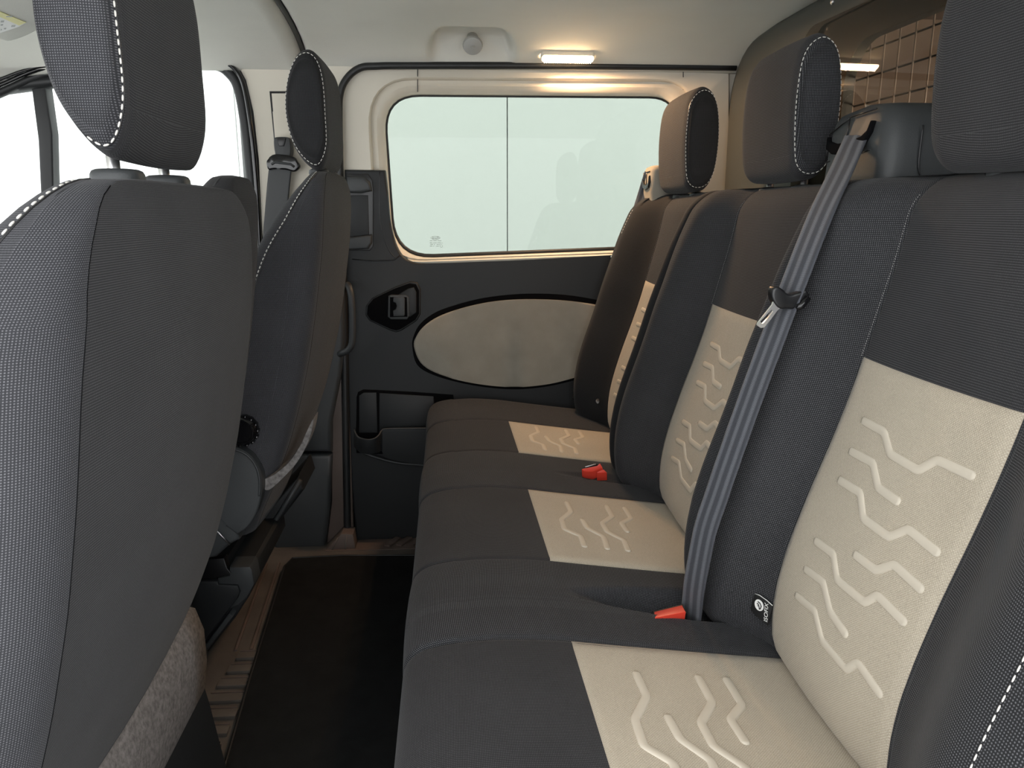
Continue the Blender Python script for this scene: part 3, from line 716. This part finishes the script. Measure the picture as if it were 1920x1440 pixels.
def cring(y, ins=0.0, drop=0.0):
    b = .006 * bulge(y); g = .002 * sum(math.exp(-((y - s) / .0035) ** 2) for s in SEAM)
    rr = [Vector((px_ - (b - g) * min(1, max(0, (pz - .1) / .1)) + ins, y, pz + (.010 * bulge(y) - .004 * sum(math.exp(-((y - s) / .0035) ** 2) for s in SEAM)) * sm((pz - .36) / .05) - drop * sm((pz - .3) / .1))) for px_, pz in PROF]
    rr += [Vector((x, y, cush(x, y) - drop)) for x in XS]
    rr += [Vector((.44, y, .25)), Vector((.44, y, .10))]
    return rr
for y in yset:
    if y > YE - .05: break
    rings.append(cring(y))
for k in range(1, 9):
    a = k / 8 * math.pi / 2; rings.append(cring(YE - .05 + .05 * math.sin(a), .02 * (1 - math.cos(a)), .045 * (1 - math.cos(a))))
rings.append([Vector((max(p.x, -.0), YE, min(p.z, .34))) for p in rings[-1]])
NP = len(PROF)
def cmi(j, i):
    y_ = rings[min(j, len(rings) - 1)][0].y
    return 1 if any(a <= y_ < b - .002 for a, b in ((.50, .818), (1.033, 1.33), (1.55, 1.80))) and i < NP + 17 else 0
cu = loft('seat_cushion', rings, [M['weave'], M['rib']], bench, True, True, mi=cmi)
for nm, S, dy, zd in SEATS:
    i0, i1 = {'near': (.50, .818), 'middle': (1.033, 1.33), 'far': (1.55, 1.80)}[nm]
    f = lambda u, v, o: Vector((u, v, cush(u, v) + o))
    xs = [.139 + (.425 - .139) * k / 30 for k in range(31)]; vv = [i0 + .0015 + (i1 - i0 - .003) * k / 20 for k in range(21)]
    sheet('centre_panel', lambda u, v, o: Vector((u - .012 * (v - i0), v, cush(u, v) + o)), xs, vv, M['beige'], cu, .0016)
    c = {'near': .666, 'middle': 1.184, 'far': 1.675}[nm]
    for z_ in CIG:
        emboss('embossed_line', lambda u, v, o: f(u, v, .0016 + o), [(a, c + b) for a, b in z_], .0088, .0015, M['beigep'], cu)
extr('bench_base', [(.02, .32, .0), (.01, .32, .10), (.46, .32, .10), (.46, .32, .0)], (0, 1.70, 0), M['black'], bench, .004)

# anchor tags sewn by the backrests
def anchor_tag(o, s, bright=True):
    o = Vector(o); ex = Vector((.42, -.90, -.16)).normalized(); ey = Vector((.02, .10, 1)).normalized(); B = basis(o, ex, ey)
    loc = lambda a, b, c=0: B @ Vector((a * s, b * s, c * s))
    t = extr('anchor_tag', [loc(a, b) for a, b in ((-.013, -.010), (-.013, .010), (-.008, .0125), (0, .0132), (.013, .0125), (.013, -.0125), (-.006, -.0125))], -(B.to_3x3() @ Vector((0, 0, .0016))), M['blk'], bench, .0003)
    t['label'] = 'black anchor tag with white round symbol' 
    ci = [loc(-.0035 + .0063 * math.cos(a), .002 + .0063 * math.sin(a), .0002) for a in [2 * math.pi * k / 24 for k in range(24)]]
    extr('tag_symbol', ci, -(B.to_3x3() @ Vector((0, 0, .0003))), M['white'], t, 0)
    for arc in ([(-.0058, .0052), (-.0025, .0050), (-.0003, .0028), (-.0005, -.0010)], [(-.0062, .0026), (-.0042, .0026), (-.0026, .0004), (-.0014, -.0020)], [(-.0046, .0012), (-.0040, .0004)]):
        tube('tag_symbol', [loc(a, b, .0004) for a, b in arc], .0006 * s, M['blk'], t, 6, up=tuple(B.to_3x3() @ Vector((0, 0, 1))))
    text('tag_word', 'ISOFIX', .0072 * s, basis(loc(.0078, .0003, .0004), ey, -ex), M['white'], t, .0001)
    tube('tag_edge', [loc(-.012, .0112, .0004), loc(-.006, .0132, .0004), (loc(.004, .0136, .0004)), loc(.013, .0126, .0004)], .0005, M['white'], t, 5)
    return t
def hit(u, v, S, o=0.0):
    d = _F * FPX + _R * (u - 960) + _U * (720 - v)
    for k in range(4000):
        y = .3 + k * .0005; t = y / d.y; p = Vector((d.x * t, y, CAMZ + d.z * t))
        if S[0] < y < S[1] and p.x >= XF(y, p.z, S) - o: return p
    return p
anchor_tag(hit(1427, 1141, NEAR, .007), 1.12)
tb = lathe('anchor_ring', at(1126, 752, Y=1.862) - Vector((.006, 0, 0)), (-.8, -.6, .1), [(.004, .001), (.006, .002), (.006, .0005), (.004, .0)], M['steel'], bench, 16)
extr('anchor_tag', px([(1118, 746), (1133, 744), (1135, 757), (1120, 762)], 1.868), (.002, .004, 0), M['blk'], bench, .0005)
lathe('side_bolt', at(1079, 747, Y=2.02), (0, -1, 0), [(.008, -.01), (.008, .006), (.005, .010), (0, .011)], M['black'], bench, 12)

# ---- shoulder belt tower between the middle and nearest headrests
tw = None
def tring(z, ins):
    x0, x1, ya, yb = .490 + ins * .22, .640 - ins, .868 + ins, 1.022 - ins * .25
    return [Vector((p.x, p.z, z)) for p in rloop(x0, x1, ya, yb, (.018, .05, .05, .022), 0, 5, 4)]
TR = [tring(.90, 0), tring(.95, 0), tring(.985, .001), tring(1.000, .004), tring(1.013, .009), tring(1.022, .018), tring(1.028, .032), tring(1.030, .050)]
TK = 1.085                                     # the tower stands just behind the rounded top of the backrests
def tk(p): return Vector((p.x * TK, p.y * TK, .906 + (p.z - .906) * TK))
TR = [[tk(Vector((p.x + (p.z - .93) * .06, p.y, p.z - (.08 * max(0, p.y - .94) + .22 * max(0, p.x - .56)) * sm((p.z - .97) / .04)))) for p in r] for r in TR]
tw = loft('belt_guide', TR, M['mid'], bench, True, True); tw['label'] = 'grey plastic belt guide tower between two headrests'
def tf_(a, b, o=0): return tk(Vector((.4905 - o + (b + .018 - .93) * .06, a, b + .018)))
def tpoly(L): return [tf_(a, b, .0015) for a, b in L]
for L in ([(1.012, .985), (.965, 1.000)], [(.962, 1.001), (.905, 1.004)], [(1.012, .985), (1.014, .950)], [(1.014, .950), (1.0, .951)], [(.965, .999), (.966, .975)], [(.93, .955), (.905, .958)], [(.95, .918), (.925, .920)]):
    tube('tower_joint', [tf_(*q) for q in L], .0011, M['black'], tw, 6, up=(0, 0, 1) if abs(L[0][1] - L[1][1]) < .02 else (0, 1, 0))
lipP = [(1.010, .9815), (1.004, .9755), (.985, .971), (.955, .971), (.925, .975), (.912, .981), (.907, .991), (.903, .990), (.905, .978), (.915, .966), (.935, .958), (.965, .956), (.993, .959), (1.009, .966)]
extr('slot_lip', [tf_(a, b, .005) for a, b in lipP], (.010, 0, 0), M['void'], tw, .003, 3)
tube('tower_seam', spline([tk(Vector((.535, .8665, z)) + Vector((dx_, 0, 0))) for z, dx_ in ((.90, .003), (.935, .004), (.955, -.004), (1.0, -.004))], 5), .0012, M['black'], tw, 6)
# far tower
tw2 = None
T2 = [[Vector((p.x, p.z, z)) for p in rloop(.488 + i_, .56, 1.885 + i_, 1.968 - i_, .012, 0, 5, 4)] for z, i_ in ((.86, .004), (.93, .004), (.95, 0), (1.0, 0), (1.010, .004), (1.014, .012))]
tw2 = loft('belt_guide', T2, M['padc'], bench, True, True); tw2['label'] = 'taupe belt guide by the side window'
def t2(u, v): p = at(u, v, Y=1.93); return Vector((.4865, 0, 0)) + Vector((0, at(u, v, X=.4865).y, at(u, v, X=.4865).z))
extr('slot_lip', [Vector((.483, a, b)) for a, b in ((1.955, .985), (1.945, .972), (1.92, .968), (1.90, .975), (1.896, .99), (1.893, .975), (1.90, .962), (1.925, .957), (1.952, .962), (1.96, .975))], (.008, 0, 0), M['black'], tw2, .002)
for L in ([(1.96, .985), (1.96, .997)], [(1.96, .998), (1.90, 1.0)], [(1.93, .97), (1.93, .998)]):
    tube('tower_joint', [Vector((.487, a, b)) for a, b in L], .0012, M['black'], tw2, 6, up=(1, 0, 0))

# ---- middle belt (slack, hanging in front of the bench)
bl_ = thing('seat_belt', (.34, .93, .40), 'slack grey seat belt hanging from the central guide down to the bench joint', 'seat belt', 'seat belts')
pathpx = [(1609, 244, 1.045), (1604, 258, 1.020), (1590, 290, .995), (1572, 330, .960), (1545, 387, .925), (1515, 460, .905), (1492, 520, .896), (1474, 566, .892), (1461, 600, .890), (1442, 651, .888), (1407, 745, .884), (1365, 864, .880), (1342, 932, .878), (1322, 992, .877), (1308, 1060, .882), (1301, 1100, .890), (1297, 1135, .902), (1292, 1175, .925)]
bp_ = spline([at(u, v, Y=Y) for u, v, Y in pathpx], 4)
ribbon('webbing', bp_, (.012, -.044, .004), .0016, M['web'], bl_, .0002)
# tongue: moulded black head with a slotted steel blade
TO = at(1470, 562, Y=.905); ex = (at(1515, 560, Y=.905) - at(1425, 552, Y=.905)).normalized(); dn = (at(1435, 602, Y=.905) - at(1470, 560, Y=.905)).normalized()
def tp(u, v, o=0): return at(u, v, Y=.872 + o)
tg = extr('tongue_head', spline([tp(u, v) for u, v in ((1450, 541), (1462, 538), (1480, 552), (1500, 548), (1512, 543), (1519, 553), (1515, 565), (1500, 575), (1488, 580), (1474, 579), (1466, 580), (1456, 574), (1448, 558))], 4, True), (0, .012, 0), M['black'], bl_, .004, 3)
tube('tongue_bar', [tp(1492, 578, -.002), tp(1504, 572, -.003), tp(1515, 558, -.002)], .0042, M['gloss'], bl_, 10)
ob = [(1451, 563), (1448, 572), (1432, 592), (1421, 606), (1420, 610), (1427, 615), (1433, 614), (1446, 598), (1458, 582), (1466, 575)]
hole = [(1446, 581), (1450, 584), (1432, 607), (1426, 603)]
O_ = [tp(u, v, .002) for u, v in ob]; H_ = [tp(u, v, .002) for u, v in ((1447, 580), (1445, 582), (1436, 592), (1426, 602), (1426, 604), (1429, 607), (1431, 606), (1440, 596), (1449, 585), (1450, 583))]
blade_r = [[p + Vector((0, .003, 0)) for p in O_], [p for p in O_], [p for p in H_], [p + Vector((0, .003, 0)) for p in H_]]
blade_r.append(blade_r[0]); loft('tongue_blade', blade_r, M['chrome'], bl_, True, False, sharp=30)
# far belt
b2 = thing('seat_belt', (.42, 1.95, .8), 'thin far seat belt slanting across the side window edge', 'seat belt', 'seat belts')
fp = [at(1220, 326, Y=1.93), at(1207, 360, Y=1.97), at(1190, 402, Y=2.0), at(1175, 440, Y=2.02), at(1168, 458, Y=2.03), at(1160, 480, Y=2.03), at(1150, 510, Y=2.03), at(1130, 570, Y=2.03), at(1108, 640, Y=2.035)]
ribbon('webbing', spline(fp, 4), [Vector((.030 * (1 - .85 * sm(k / 14)), -.028, .006)) for k in range(len(fp) * 4 - 3)], .0016, M['web'], b2)
extr('tongue_head', px([(1160, 456), (1170, 450), (1181, 445), (1181, 450), (1176, 462), (1164, 466)], 2.0), (0, .01, 0), M['black'], b2, .002)
extr('tongue_blade', px([(1159, 464), (1163, 467), (1150, 485), (1145, 482)], 1.998), (0, .003, 0), M['chrome'], b2, .0008)
# front belt on the pillar
b3 = thing('seat_belt', (-.41, 2.04, .8), 'dark front seat belt hanging on the cream pillar beside the second headrest', 'seat belt', 'seat belts')
ribbon('webbing', spline([at(526, 312, Y=2.035), at(522, 350, Y=2.035), at(516, 420, Y=2.035), (at(508, 520, Y=2.03)), at(500, 640, Y=2.02)], 4), (.056, 0, 0), .002, M['mid'], b3)
extr('belt_anchor', spline(px([(513, 262), (518, 257), (538, 257), (544, 262), (546, 285), (540, 298), (523, 299), (515, 285)], 2.03), 4, True), (0, .03, 0), M['mid'], b3, .005, 3)
extr('anchor_button', px([(519, 259), (536, 259), (534, 268), (532, 274), (523, 274), (521, 268)], 2.0265), (0, .01, 0), M['black'], b3, .002)
extr('belt_loop', spline(px([(499, 305), (503, 297), (515, 289), (548, 293), (558, 303), (562, 313), (552, 322), (535, 318), (515, 317), (503, 318)], 2.022), 4, True), (0, .012, 0), M['gloss'], b3, .004, 3)
tube('belt_slot', px([(509, 308), (516, 304), (545, 308), (552, 313)], 2.021), .003, M['mid'], b3, 8)

# ---- buckles in the bench
bk1 = thing('seat_belt_buckle', (.29, .93, .37), 'red and black buckle in the recess between nearest and middle seats', 'buckle', 'seat belt buckles')
def quadbox(name, P4, dz, m, parent, bev=.002): return extr(name, P4, dz, m, parent, bev)
A = [at(1227, 1147, Y=.908), at(1279, 1134, Y=.905), at(1286, 1147, Y=.880), at(1228, 1158, Y=.880)]
quadbox('release_button', A, (.004, .018, -.03), M['red'], bk1, .0015)
A2 = [at(1223, 1145, Y=.912), at(1280, 1131, Y=.909), at(1289, 1149, Y=.884), at(1225, 1160, Y=.884)]
quadbox('buckle_body', [p + Vector((.001, .003, -.002)) for p in A2], (.006, .022, -.05), M['black'], bk1, .002)
bk2 = thing('seat_belt_buckle', (.33, 1.40, .37), 'pair of red buckles lying between the middle and farthest seats', 'buckle', 'seat belt buckles')
Yb = 1.425
quadbox('release_button', [at(1091, 879, Y=Yb), at(1120, 873, Y=Yb), at(1125, 868, Y=Yb), at(1130, 877, Y=Yb), at(1110, 885, Y=Yb), at(1095, 884, Y=Yb)], (.003, .012, -.02), M['red'], bk2, .0008)
quadbox('release_button', [at(1119, 885, Y=Yb - .004), at(1132, 880, Y=Yb - .004), at(1138, 886, Y=Yb - .004), at(1120, 887, Y=Yb - .004)], (.003, .012, -.02), M['red'], bk2, .0005)
quadbox('buckle_body', [at(1095, 877, Y=Yb + .004), at(1118, 869, Y=Yb + .004), at(1121, 871, Y=Yb + .004), at(1099, 880, Y=Yb + .004)], (.003, .012, -.02), M['black'], bk2, .0005)
quadbox('tongue_edge', [at(1097, 875, Y=Yb), at(1117, 869.5, Y=Yb), at(1118, 871, Y=Yb), at(1098, 877, Y=Yb)], (0, .004, -.002), M['steel'], bk2, .0003)

# ================================================================== FRONT SEATS
XRF = [(.28, -.392), (.34, -.368), (.40, -.338), (.48, -.305), (.55, -.283), (.64, -.260), (.73, -.243), (.84, -.226), (.92, -.219), (.97, -.218)]
XFF = [(.28, -.50), (.40, -.47), (.5, -.44), (.60, -.415), (.7, -.390), (.78, -.366), (.84, -.340), (.89, -.307), (.94, -.272), (.972, -.245)]
HR_FRONT = [(.0, .045), (.002, .110), (.0, .175), (-.012, .215), (-.036, .232), (-.066, .222), (-.090, .185), (-.102, .135), (-.100, .090), (-.084, .045), (-.052, .012), (-.022, .006)]
def front_backrest(parent, y0, y1, dx, dz=0.0, zt=.965, zb=.30, rr=.050, taper=.13, sidem='ribf', mat2='rib', stitch=True, lab=None, H=.12):
    rings = []; Z = [zb + (zt - H - zb) * k / 30 for k in range(31)] + [zt - H + H * math.sin(k / 12 * math.pi / 2) for k in range(1, 13)]
    P0 = []
    for z in Z:
        t = max(0, (z - (zt - H)) / H); ins = taper * (1 - math.sqrt(max(0, 1 - t ** 2.2))) if t < 1 else taper
        ins = min(ins, taper)
        xr = smt(z - dz, XRF) + dx; xf = smt(z - dz, XFF) + dx
        low = .03 * sm((.45 - z) / .2)
        th = xr - xf; a, b = y0 + ins + low, y1 - ins - low * .5
        if t > .8: s_ = (t - .8) / .2; xr -= .004 * s_
        r1 = min(rr, th * .48); r0 = min(.040, th * .48)
        pts = []
        for cx_, cy_, a0, q in ((xr - r1, a + r1, -90, r1), (xr - r1, b - r1, 0, r1), (xf + r0, b - r0, 90, r0), (xf + r0, a + r0, 180, r0)):
            pts.append([Vector((cx_ + q * math.cos(math.radians(a0 + 90 * k / 8)), cy_ + q * math.sin(math.radians(a0 + 90 * k / 8)), z)) for k in range(9)])
        ring = []
        for i in range(4):
            ring += pts[i]; p, q = pts[i][-1], pts[(i + 1) % 4][0]
            for k in range(1, 6):
                v = p.lerp(q, k / 6)
                if i == 0: v.x += .010 * math.sin(k / 6 * math.pi) * (1 - t)
                if i == 2: v.x += .03 * math.sin(k / 6 * math.pi) * (1 - t)
                ring.append(v)
        rings.append(ring)
        ang = math.radians(248); P0.append(Vector((xf + r0 + (r0 + .0006) * math.cos(ang), a + r0 + (r0 + .0006) * math.sin(ang), z)))
    top = rings[-1]; c = sum(top, Vector()) / len(top)
    for s_, h_ in ((.7, .002), (.3, .003)): rings.append([c + (p - c) * s_ + Vector((0, 0, h_)) for p in top])
    o = loft('backrest', rings, [M[sidem], M[mat2]], parent, True, True, mi=lambda j, i: 1 if 8 <= i % 56 <= 22 else 0)
    if lab: o['label'] = lab
    if stitch:
        dashes('stitching', P0[:len(P0) - 1], M['thread'], o, .0052, .0026, .0010)
        tube('seam', [Vector(rg[8]) + Vector((-.0001, 0, 0)) for rg in rings[:-4]], .0005, M['void'], o, 6)
        tube('seam', [p + Vector((.003, -.0006, 0)) for p in P0], .0009, M['black'], o, 5)
    return o
# nearest front seat
s1 = thing('front_seat', (-.45, .8, 0), 'nearest front seat, large grey cloth backrest filling the left side', 'car seat', 'front seats')
front_backrest(s1, .505, 1.085, -.030, -.03, .930, .335, H=.16)
h1 = headrest(s1, [(a * .68, b * 1.0) for a, b in HR_FRONT], -.272, .947, .712, .962, M['ribf'], M['rib'], r=.036, posts=((.765, .895), -.306, .934), stitch_r=.0010, sides=(0,), half=(-12, 44))
for py in (.765, .895):
    loft('post_guide', [[Vector((-.303 + p.x, py + p.z, z_)) for p in rloop(-.022 + q_, .022 - q_, -.022 + q_, .022 - q_, .016 - q_ * .5, 0, 6, 3)] for z_, q_ in ((.926, .001), (.934, 0), (.939, .0005), (.942, .002), (.9435, .005), (.944, .010))], M['mid'], h1, True, True)
# felt lower back and dark seat base of the nearest seat
fl_r = []
for k in range(11):
    y = .50 + .575 * k / 10
    fl_r.append([Vector((-.380 - .035 * 1, y, .345)), Vector((-.382, y, .335)), Vector((-.372, y, .30)), Vector((-.372, y, .25)), Vector((-.378, y, .205)), Vector((-.395, y, .165)), Vector((-.43, y, .12))])
o = loft('lower_back_felt', fl_r, M['felt'], s1, False, False); md = o.modifiers.new('t', 'SOLIDIFY'); md.thickness = .006
extr('seat_base', [(-.85, .46, .05), (-.85, .46, .34), (-.45, .46, .34), (-.392, .46, .26), (-.376, .46, .17), (-.352, .46, .0), (-.80, .46, .0)], (0, .62, 0), M['dark'], s1, .01, 2)
loft('seat_cushion', [[Vector((p.x, y, p.z)) for p in rloop(-.95, -.40, .32, .46, .05, 0, 6, 5)] for y in (.48, .5, .8, 1.04, 1.06)], M['rib'], s1, True, True)
# backrest of the neighbouring middle place
s2 = thing('front_seat', (-.45, 1.2, 0), 'narrow middle front seat backrest peeking past the nearest backrest', 'car seat', 'front seats')
front_backrest(s2, 1.115, 1.345, -.085, -.01, .955, .48, .045, .07, 'rib', 'rib', False)
extr('seat_base', [(-.85, 1.10, .05), (-.85, 1.10, .40), (-.52, 1.10, .40), (-.46, 1.10, .10), (-.48, 1.10, .0), (-.80, 1.10, .0)], (0, .24, 0), M['dark'], s2, .01, 2)
# far front seat
s3 = thing('front_seat', (-.45, 1.63, 0), 'far front seat standing by the cream pillar, seen from its side', 'car seat', 'front seats')
front_backrest(s3, 1.385, 1.875, 0, 0, .978, .30, .045, .13, 'ribf', 'rib')
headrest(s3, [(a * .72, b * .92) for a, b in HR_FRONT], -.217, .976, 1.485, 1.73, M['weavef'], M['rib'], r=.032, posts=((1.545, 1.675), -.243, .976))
loft('seat_cushion', [[Vector((p.x, y, p.z)) for p in rloop(-.98, -.44, .30, .46, .05, 0, 6, 5)] for y in (1.40, 1.42, 1.6, 1.84, 1.86)], M['rib'], s3, True, True)
# grey felt flap under the rear cloth
fp_ = spline([at(u, v, Y=1.40) for u, v in ((590, 782), (582, 820), (560, 862), (530, 895), (506, 915), (494, 908), (496, 897), (518, 885), (545, 862), (566, 830), (580, 800))], 4, True)
extr('lower_back_felt', [p + Vector((0, -.012, 0)) for p in fp_], (0, .05, 0), M['felt'], s3, .004)
# recliner cover, knob, lower side cover
rc = at(422, 918, Y=1.372)
pts = [at(u, v, Y=1.362) for u, v in ((400, 838), (432, 838), (452, 843), (472, 857), (486, 880), (491, 905), (490, 930), (482, 960), (468, 985), (452, 998), (440, 1000), (405, 968), (385, 950), (380, 890))]
extr('recliner_cover', spline(pts, 4, True), (0, .03, 0), M['mid'], s3, .009, 4)
tube('cover_rim', spline([at(u, v, Y=1.360) for u, v in ((430, 842), (452, 847), (471, 861), (483, 882), (487, 906), (486, 930))], 5), .0022, M['mid'], s3, 8)
kc = at(456, 806, Y=1.375)
kn = lathe('recline_knob', kc, (0, -1, 0), [(.026, -.01), (.0275, .0), (.0265, .012), (.022, .017), (.020, .0172), (.019, .015), (0, .015)], M['gloss'], s3, 36)
for i in range(14):
    a = 2 * math.pi * i / 14; box('knob_grip', kc + Vector((.0265 * math.cos(a), -.004, .0265 * math.sin(a))), (.006, .016, .006), M['gloss'], kn, .002, (0, -a, 0))
extr('side_cover', px([(395, 955), (412, 962), (446, 1000), (449, 1012), (430, 1022), (405, 1045), (370, 1050), (372, 960)], 1.375), (0, .04, 0), M['mid'], s3, .006, 3)
tube('cover_rim', px([(400, 988), (415, 1004), (431, 1021)], 1.372), .002, M['steel'], s3, 6)
bs = extr('seat_base', px([(372, 1046), (425, 1046), (425, 1064), (468, 1062), (474, 1068), (478, 1096), (466, 1120), (440, 1160), (395, 1215), (374, 1240), (352, 1240), (340, 1150), (360, 1080)], 1.47), (0, .3, 0), M['dark'], s3, .005, 2)
extr('base_cap', px([(430, 1064), (468, 1063), (472, 1068), (477, 1096), (462, 1122), (447, 1135), (430, 1142), (428, 1100), (408, 1096), (408, 1084), (430, 1080)], 1.46), (0, .05, 0), M['mid'], bs, .004, 2)
extr('base_box', px([(368, 1090), (408, 1090), (410, 1096), (446, 1098), (450, 1110), (446, 1122), (378, 1210), (356, 1236), (350, 1170)], 1.455), (0, .05, 0), M['dark'], bs, .004, 2)
extr('base_strut', px([(430, 1150), (438, 1155), (375, 1238), (364, 1238), (376, 1222)], 1.45), (0, .05, 0), M['mid'], bs, .003, 2)
extr('base_slot', px([(376, 1050), (420, 1047), (426, 1066), (434, 1076), (400, 1086), (370, 1086)], 1.458), (0, .02, 0), M['black'], bs, .002)
# sloped rail cover running from under the far seat towards the pillar
R1 = [at(u, v, Y=1.72) for u, v in ((560, 890), (569, 920), (500, 1010), (470, 1100), (400, 1120), (380, 1080), (440, 1030), (470, 990))]
rcov = extr('rail_cover', R1, (0, .16, 0), M['dark'], s3, .012, 3)
tube('cover_rib', [at(u, v, Y=1.715) for u, v in ((563, 900), (530, 955), (500, 1000), (476, 1060))], .006, M['mid'], rcov, 8)

# ================================================================== SMALL THINGS
# floor mat
mt = thing('floor_mat', (-.1, 1.5, 0), 'black carpet mat on the floor in front of the rear bench', 'mat')
MP = [at(548, 1046, Z=.014), at(640, 1041, Z=.014), at(800, 1041, Z=.014), Vector((.02, 1.955, .014)), Vector((.02, .9, .014)), Vector((-.36, .9, .014)), at(420, 1440, Z=.014), at(470, 1265, Z=.014), at(533, 1062, Z=.014)]
extr('mat_pile', MP, (0, 0, -.012), M['carpet'], mt, .003, 2)
tube('mat_binding', [p + Vector((0, 0, -.001)) for p in MP], .003, M['rubber'], mt, 8, closed=True, up=(0, 0, 1))

# ceiling lamp
lp = thing('dome_lamp', (.30, 2.03, 1.27), 'lit warm dome lamp on the headliner edge above the side window', 'lamp')
La, Lb = at(1016, 116, Y=2.0), at(1112, 116, Y=2.0)
lx0, lx1 = .236, .362
nrm = Vector((0, -.55, -.83)); 
LR = []
for k, (s_, h_) in enumerate(((1, 0), (1, .001), (.96, .003), (.8, .004))):
    LR.append([Vector(((lx0 + lx1) / 2, 2.005, 1.2705)) + Vector(((p.x), p.z * .83 * 1, -p.z * .55)) * s_ + nrm * h_ for p in rloop(-(lx1 - lx0) / 2, (lx1 - lx0) / 2, -.010, .010, .007, 0, 5, 4)])
loft('lamp_lens', LR, M['lamp'], lp, True, True)
for k in range(22):
    x_ = lx0 + .006 + (lx1 - lx0 - .012) * k / 21; c_ = Vector((x_, 2.005, 1.2705)) + nrm * .004
    box('lens_rib', c_, (.0018, .018, .004), M['lamp'], lp, .0005, (math.radians(-33), 0, 0))
bez = [[Vector(((lx0 + lx1) / 2, 2.005, 1.2705)) + Vector((p.x, p.z * .83, -p.z * .55)) + nrm * h_ for p in rloop(-(lx1 - lx0) / 2 - w_, (lx1 - lx0) / 2 + w_, -.010 - w_, .010 + w_, .009, 0, 5, 4)] for w_, h_ in ((.0035, -.012), (.003, .0), (.001, .001), (.0005, -.004))]
loft('lamp_bezel', bez, M['cream'], lp, True, False)
for bx in (.268, .330):                          # its two bulbs
    l = bpy.data.lights.new('bulb', 'SPOT'); l.shadow_soft_size = .004; l.energy = 4.4; l.color = (1.0, .60, .32); l.spot_size = math.radians(160); l.spot_blend = .5
    lo = bpy.data.objects.new('bulb', l); COL.objects.link(lo); lo.parent = lp; lo.location = Vector((bx, 2.001, 1.2645)) - lp.location; lo.rotation_euler = (math.radians(-6), math.radians(-16), 0)

# coat hook
hk = thing('coat_hook', (.065, 1.98, 1.30), 'small grey coat hook knob in the headliner recess', 'hook')
hc = at(886, 79, Y=1.985)
ax = Vector((0, -.75, -.66)).normalized()
lathe('hook_knob', hc, ax, [(.014, -.02), (.016, 0), (.0215, .006), (.024, .013), (.022, .019), (.014, .022), (.0, .0225)], M['hookm'], hk, 24)
for s_ in (-1, 1):
    box('hook_notch', hc + ax * .0205 + Vector((s_ * .0105, 0, .008)), (.005, .006, .009), M['mid'], hk, .002, (math.radians(-40), math.radians(s_ * 35), 0))
box('hook_tab', hc + ax * .022 + Vector((0, 0, .003)), (.010, .005, .016), M['hookm'], hk, .002, (math.radians(-40), 0, 0))

# sun visor with its warning sticker
sv = thing('sun_visor', (-1.0, 1.6, 1.25), 'pale folded sun visor with yellow and white sticker at top left', 'sun visor')
def sp(u, v, o=0): return at(u, v + 6, Z=1.225 - o)
extr('visor_pad', spline([sp(u, v) for u, v in ((-260, 20), (-250, -60), (40, -70), (75, -55), (86, -20), (84, 35), (62, 56), (22, 71), (0, 68), (-60, 50), (-160, 42))], 3, True), (0, 0, .014), M['head'], sv, .004, 3)
st = extr('sticker', [sp(u, v, .0008) for u, v in ((-40, 4), (0, 17), (48, 37), (36, 44), (0, 56), (-40, 66))], (0, 0, .0008), M['white'], sv, 0)
extr('sticker_band', [sp(u, v, .0012) for u, v in ((-40, 2), (0, 16), (49, 36.5), (36, 42), (0, 26), (-40, 12))], (0, 0, .0008), M['yellow'], st, 0)
for (u, v, w, h) in ((2, 33, 6, 3), (2, 40, 4, 2), (22, 42, 7, 2.5), (8, 47, 4, 2), (2, 49, 2, 2), (12, 24.5, 12, 1.6)):
    extr('sticker_print', [sp(u, v, .0016), sp(u + w, v - h * .1, .0016), sp(u + w - 1, v + h, .0016), sp(u - 1, v + h, .0016)], (0, 0, .0004), M['inkg'], st, 0)
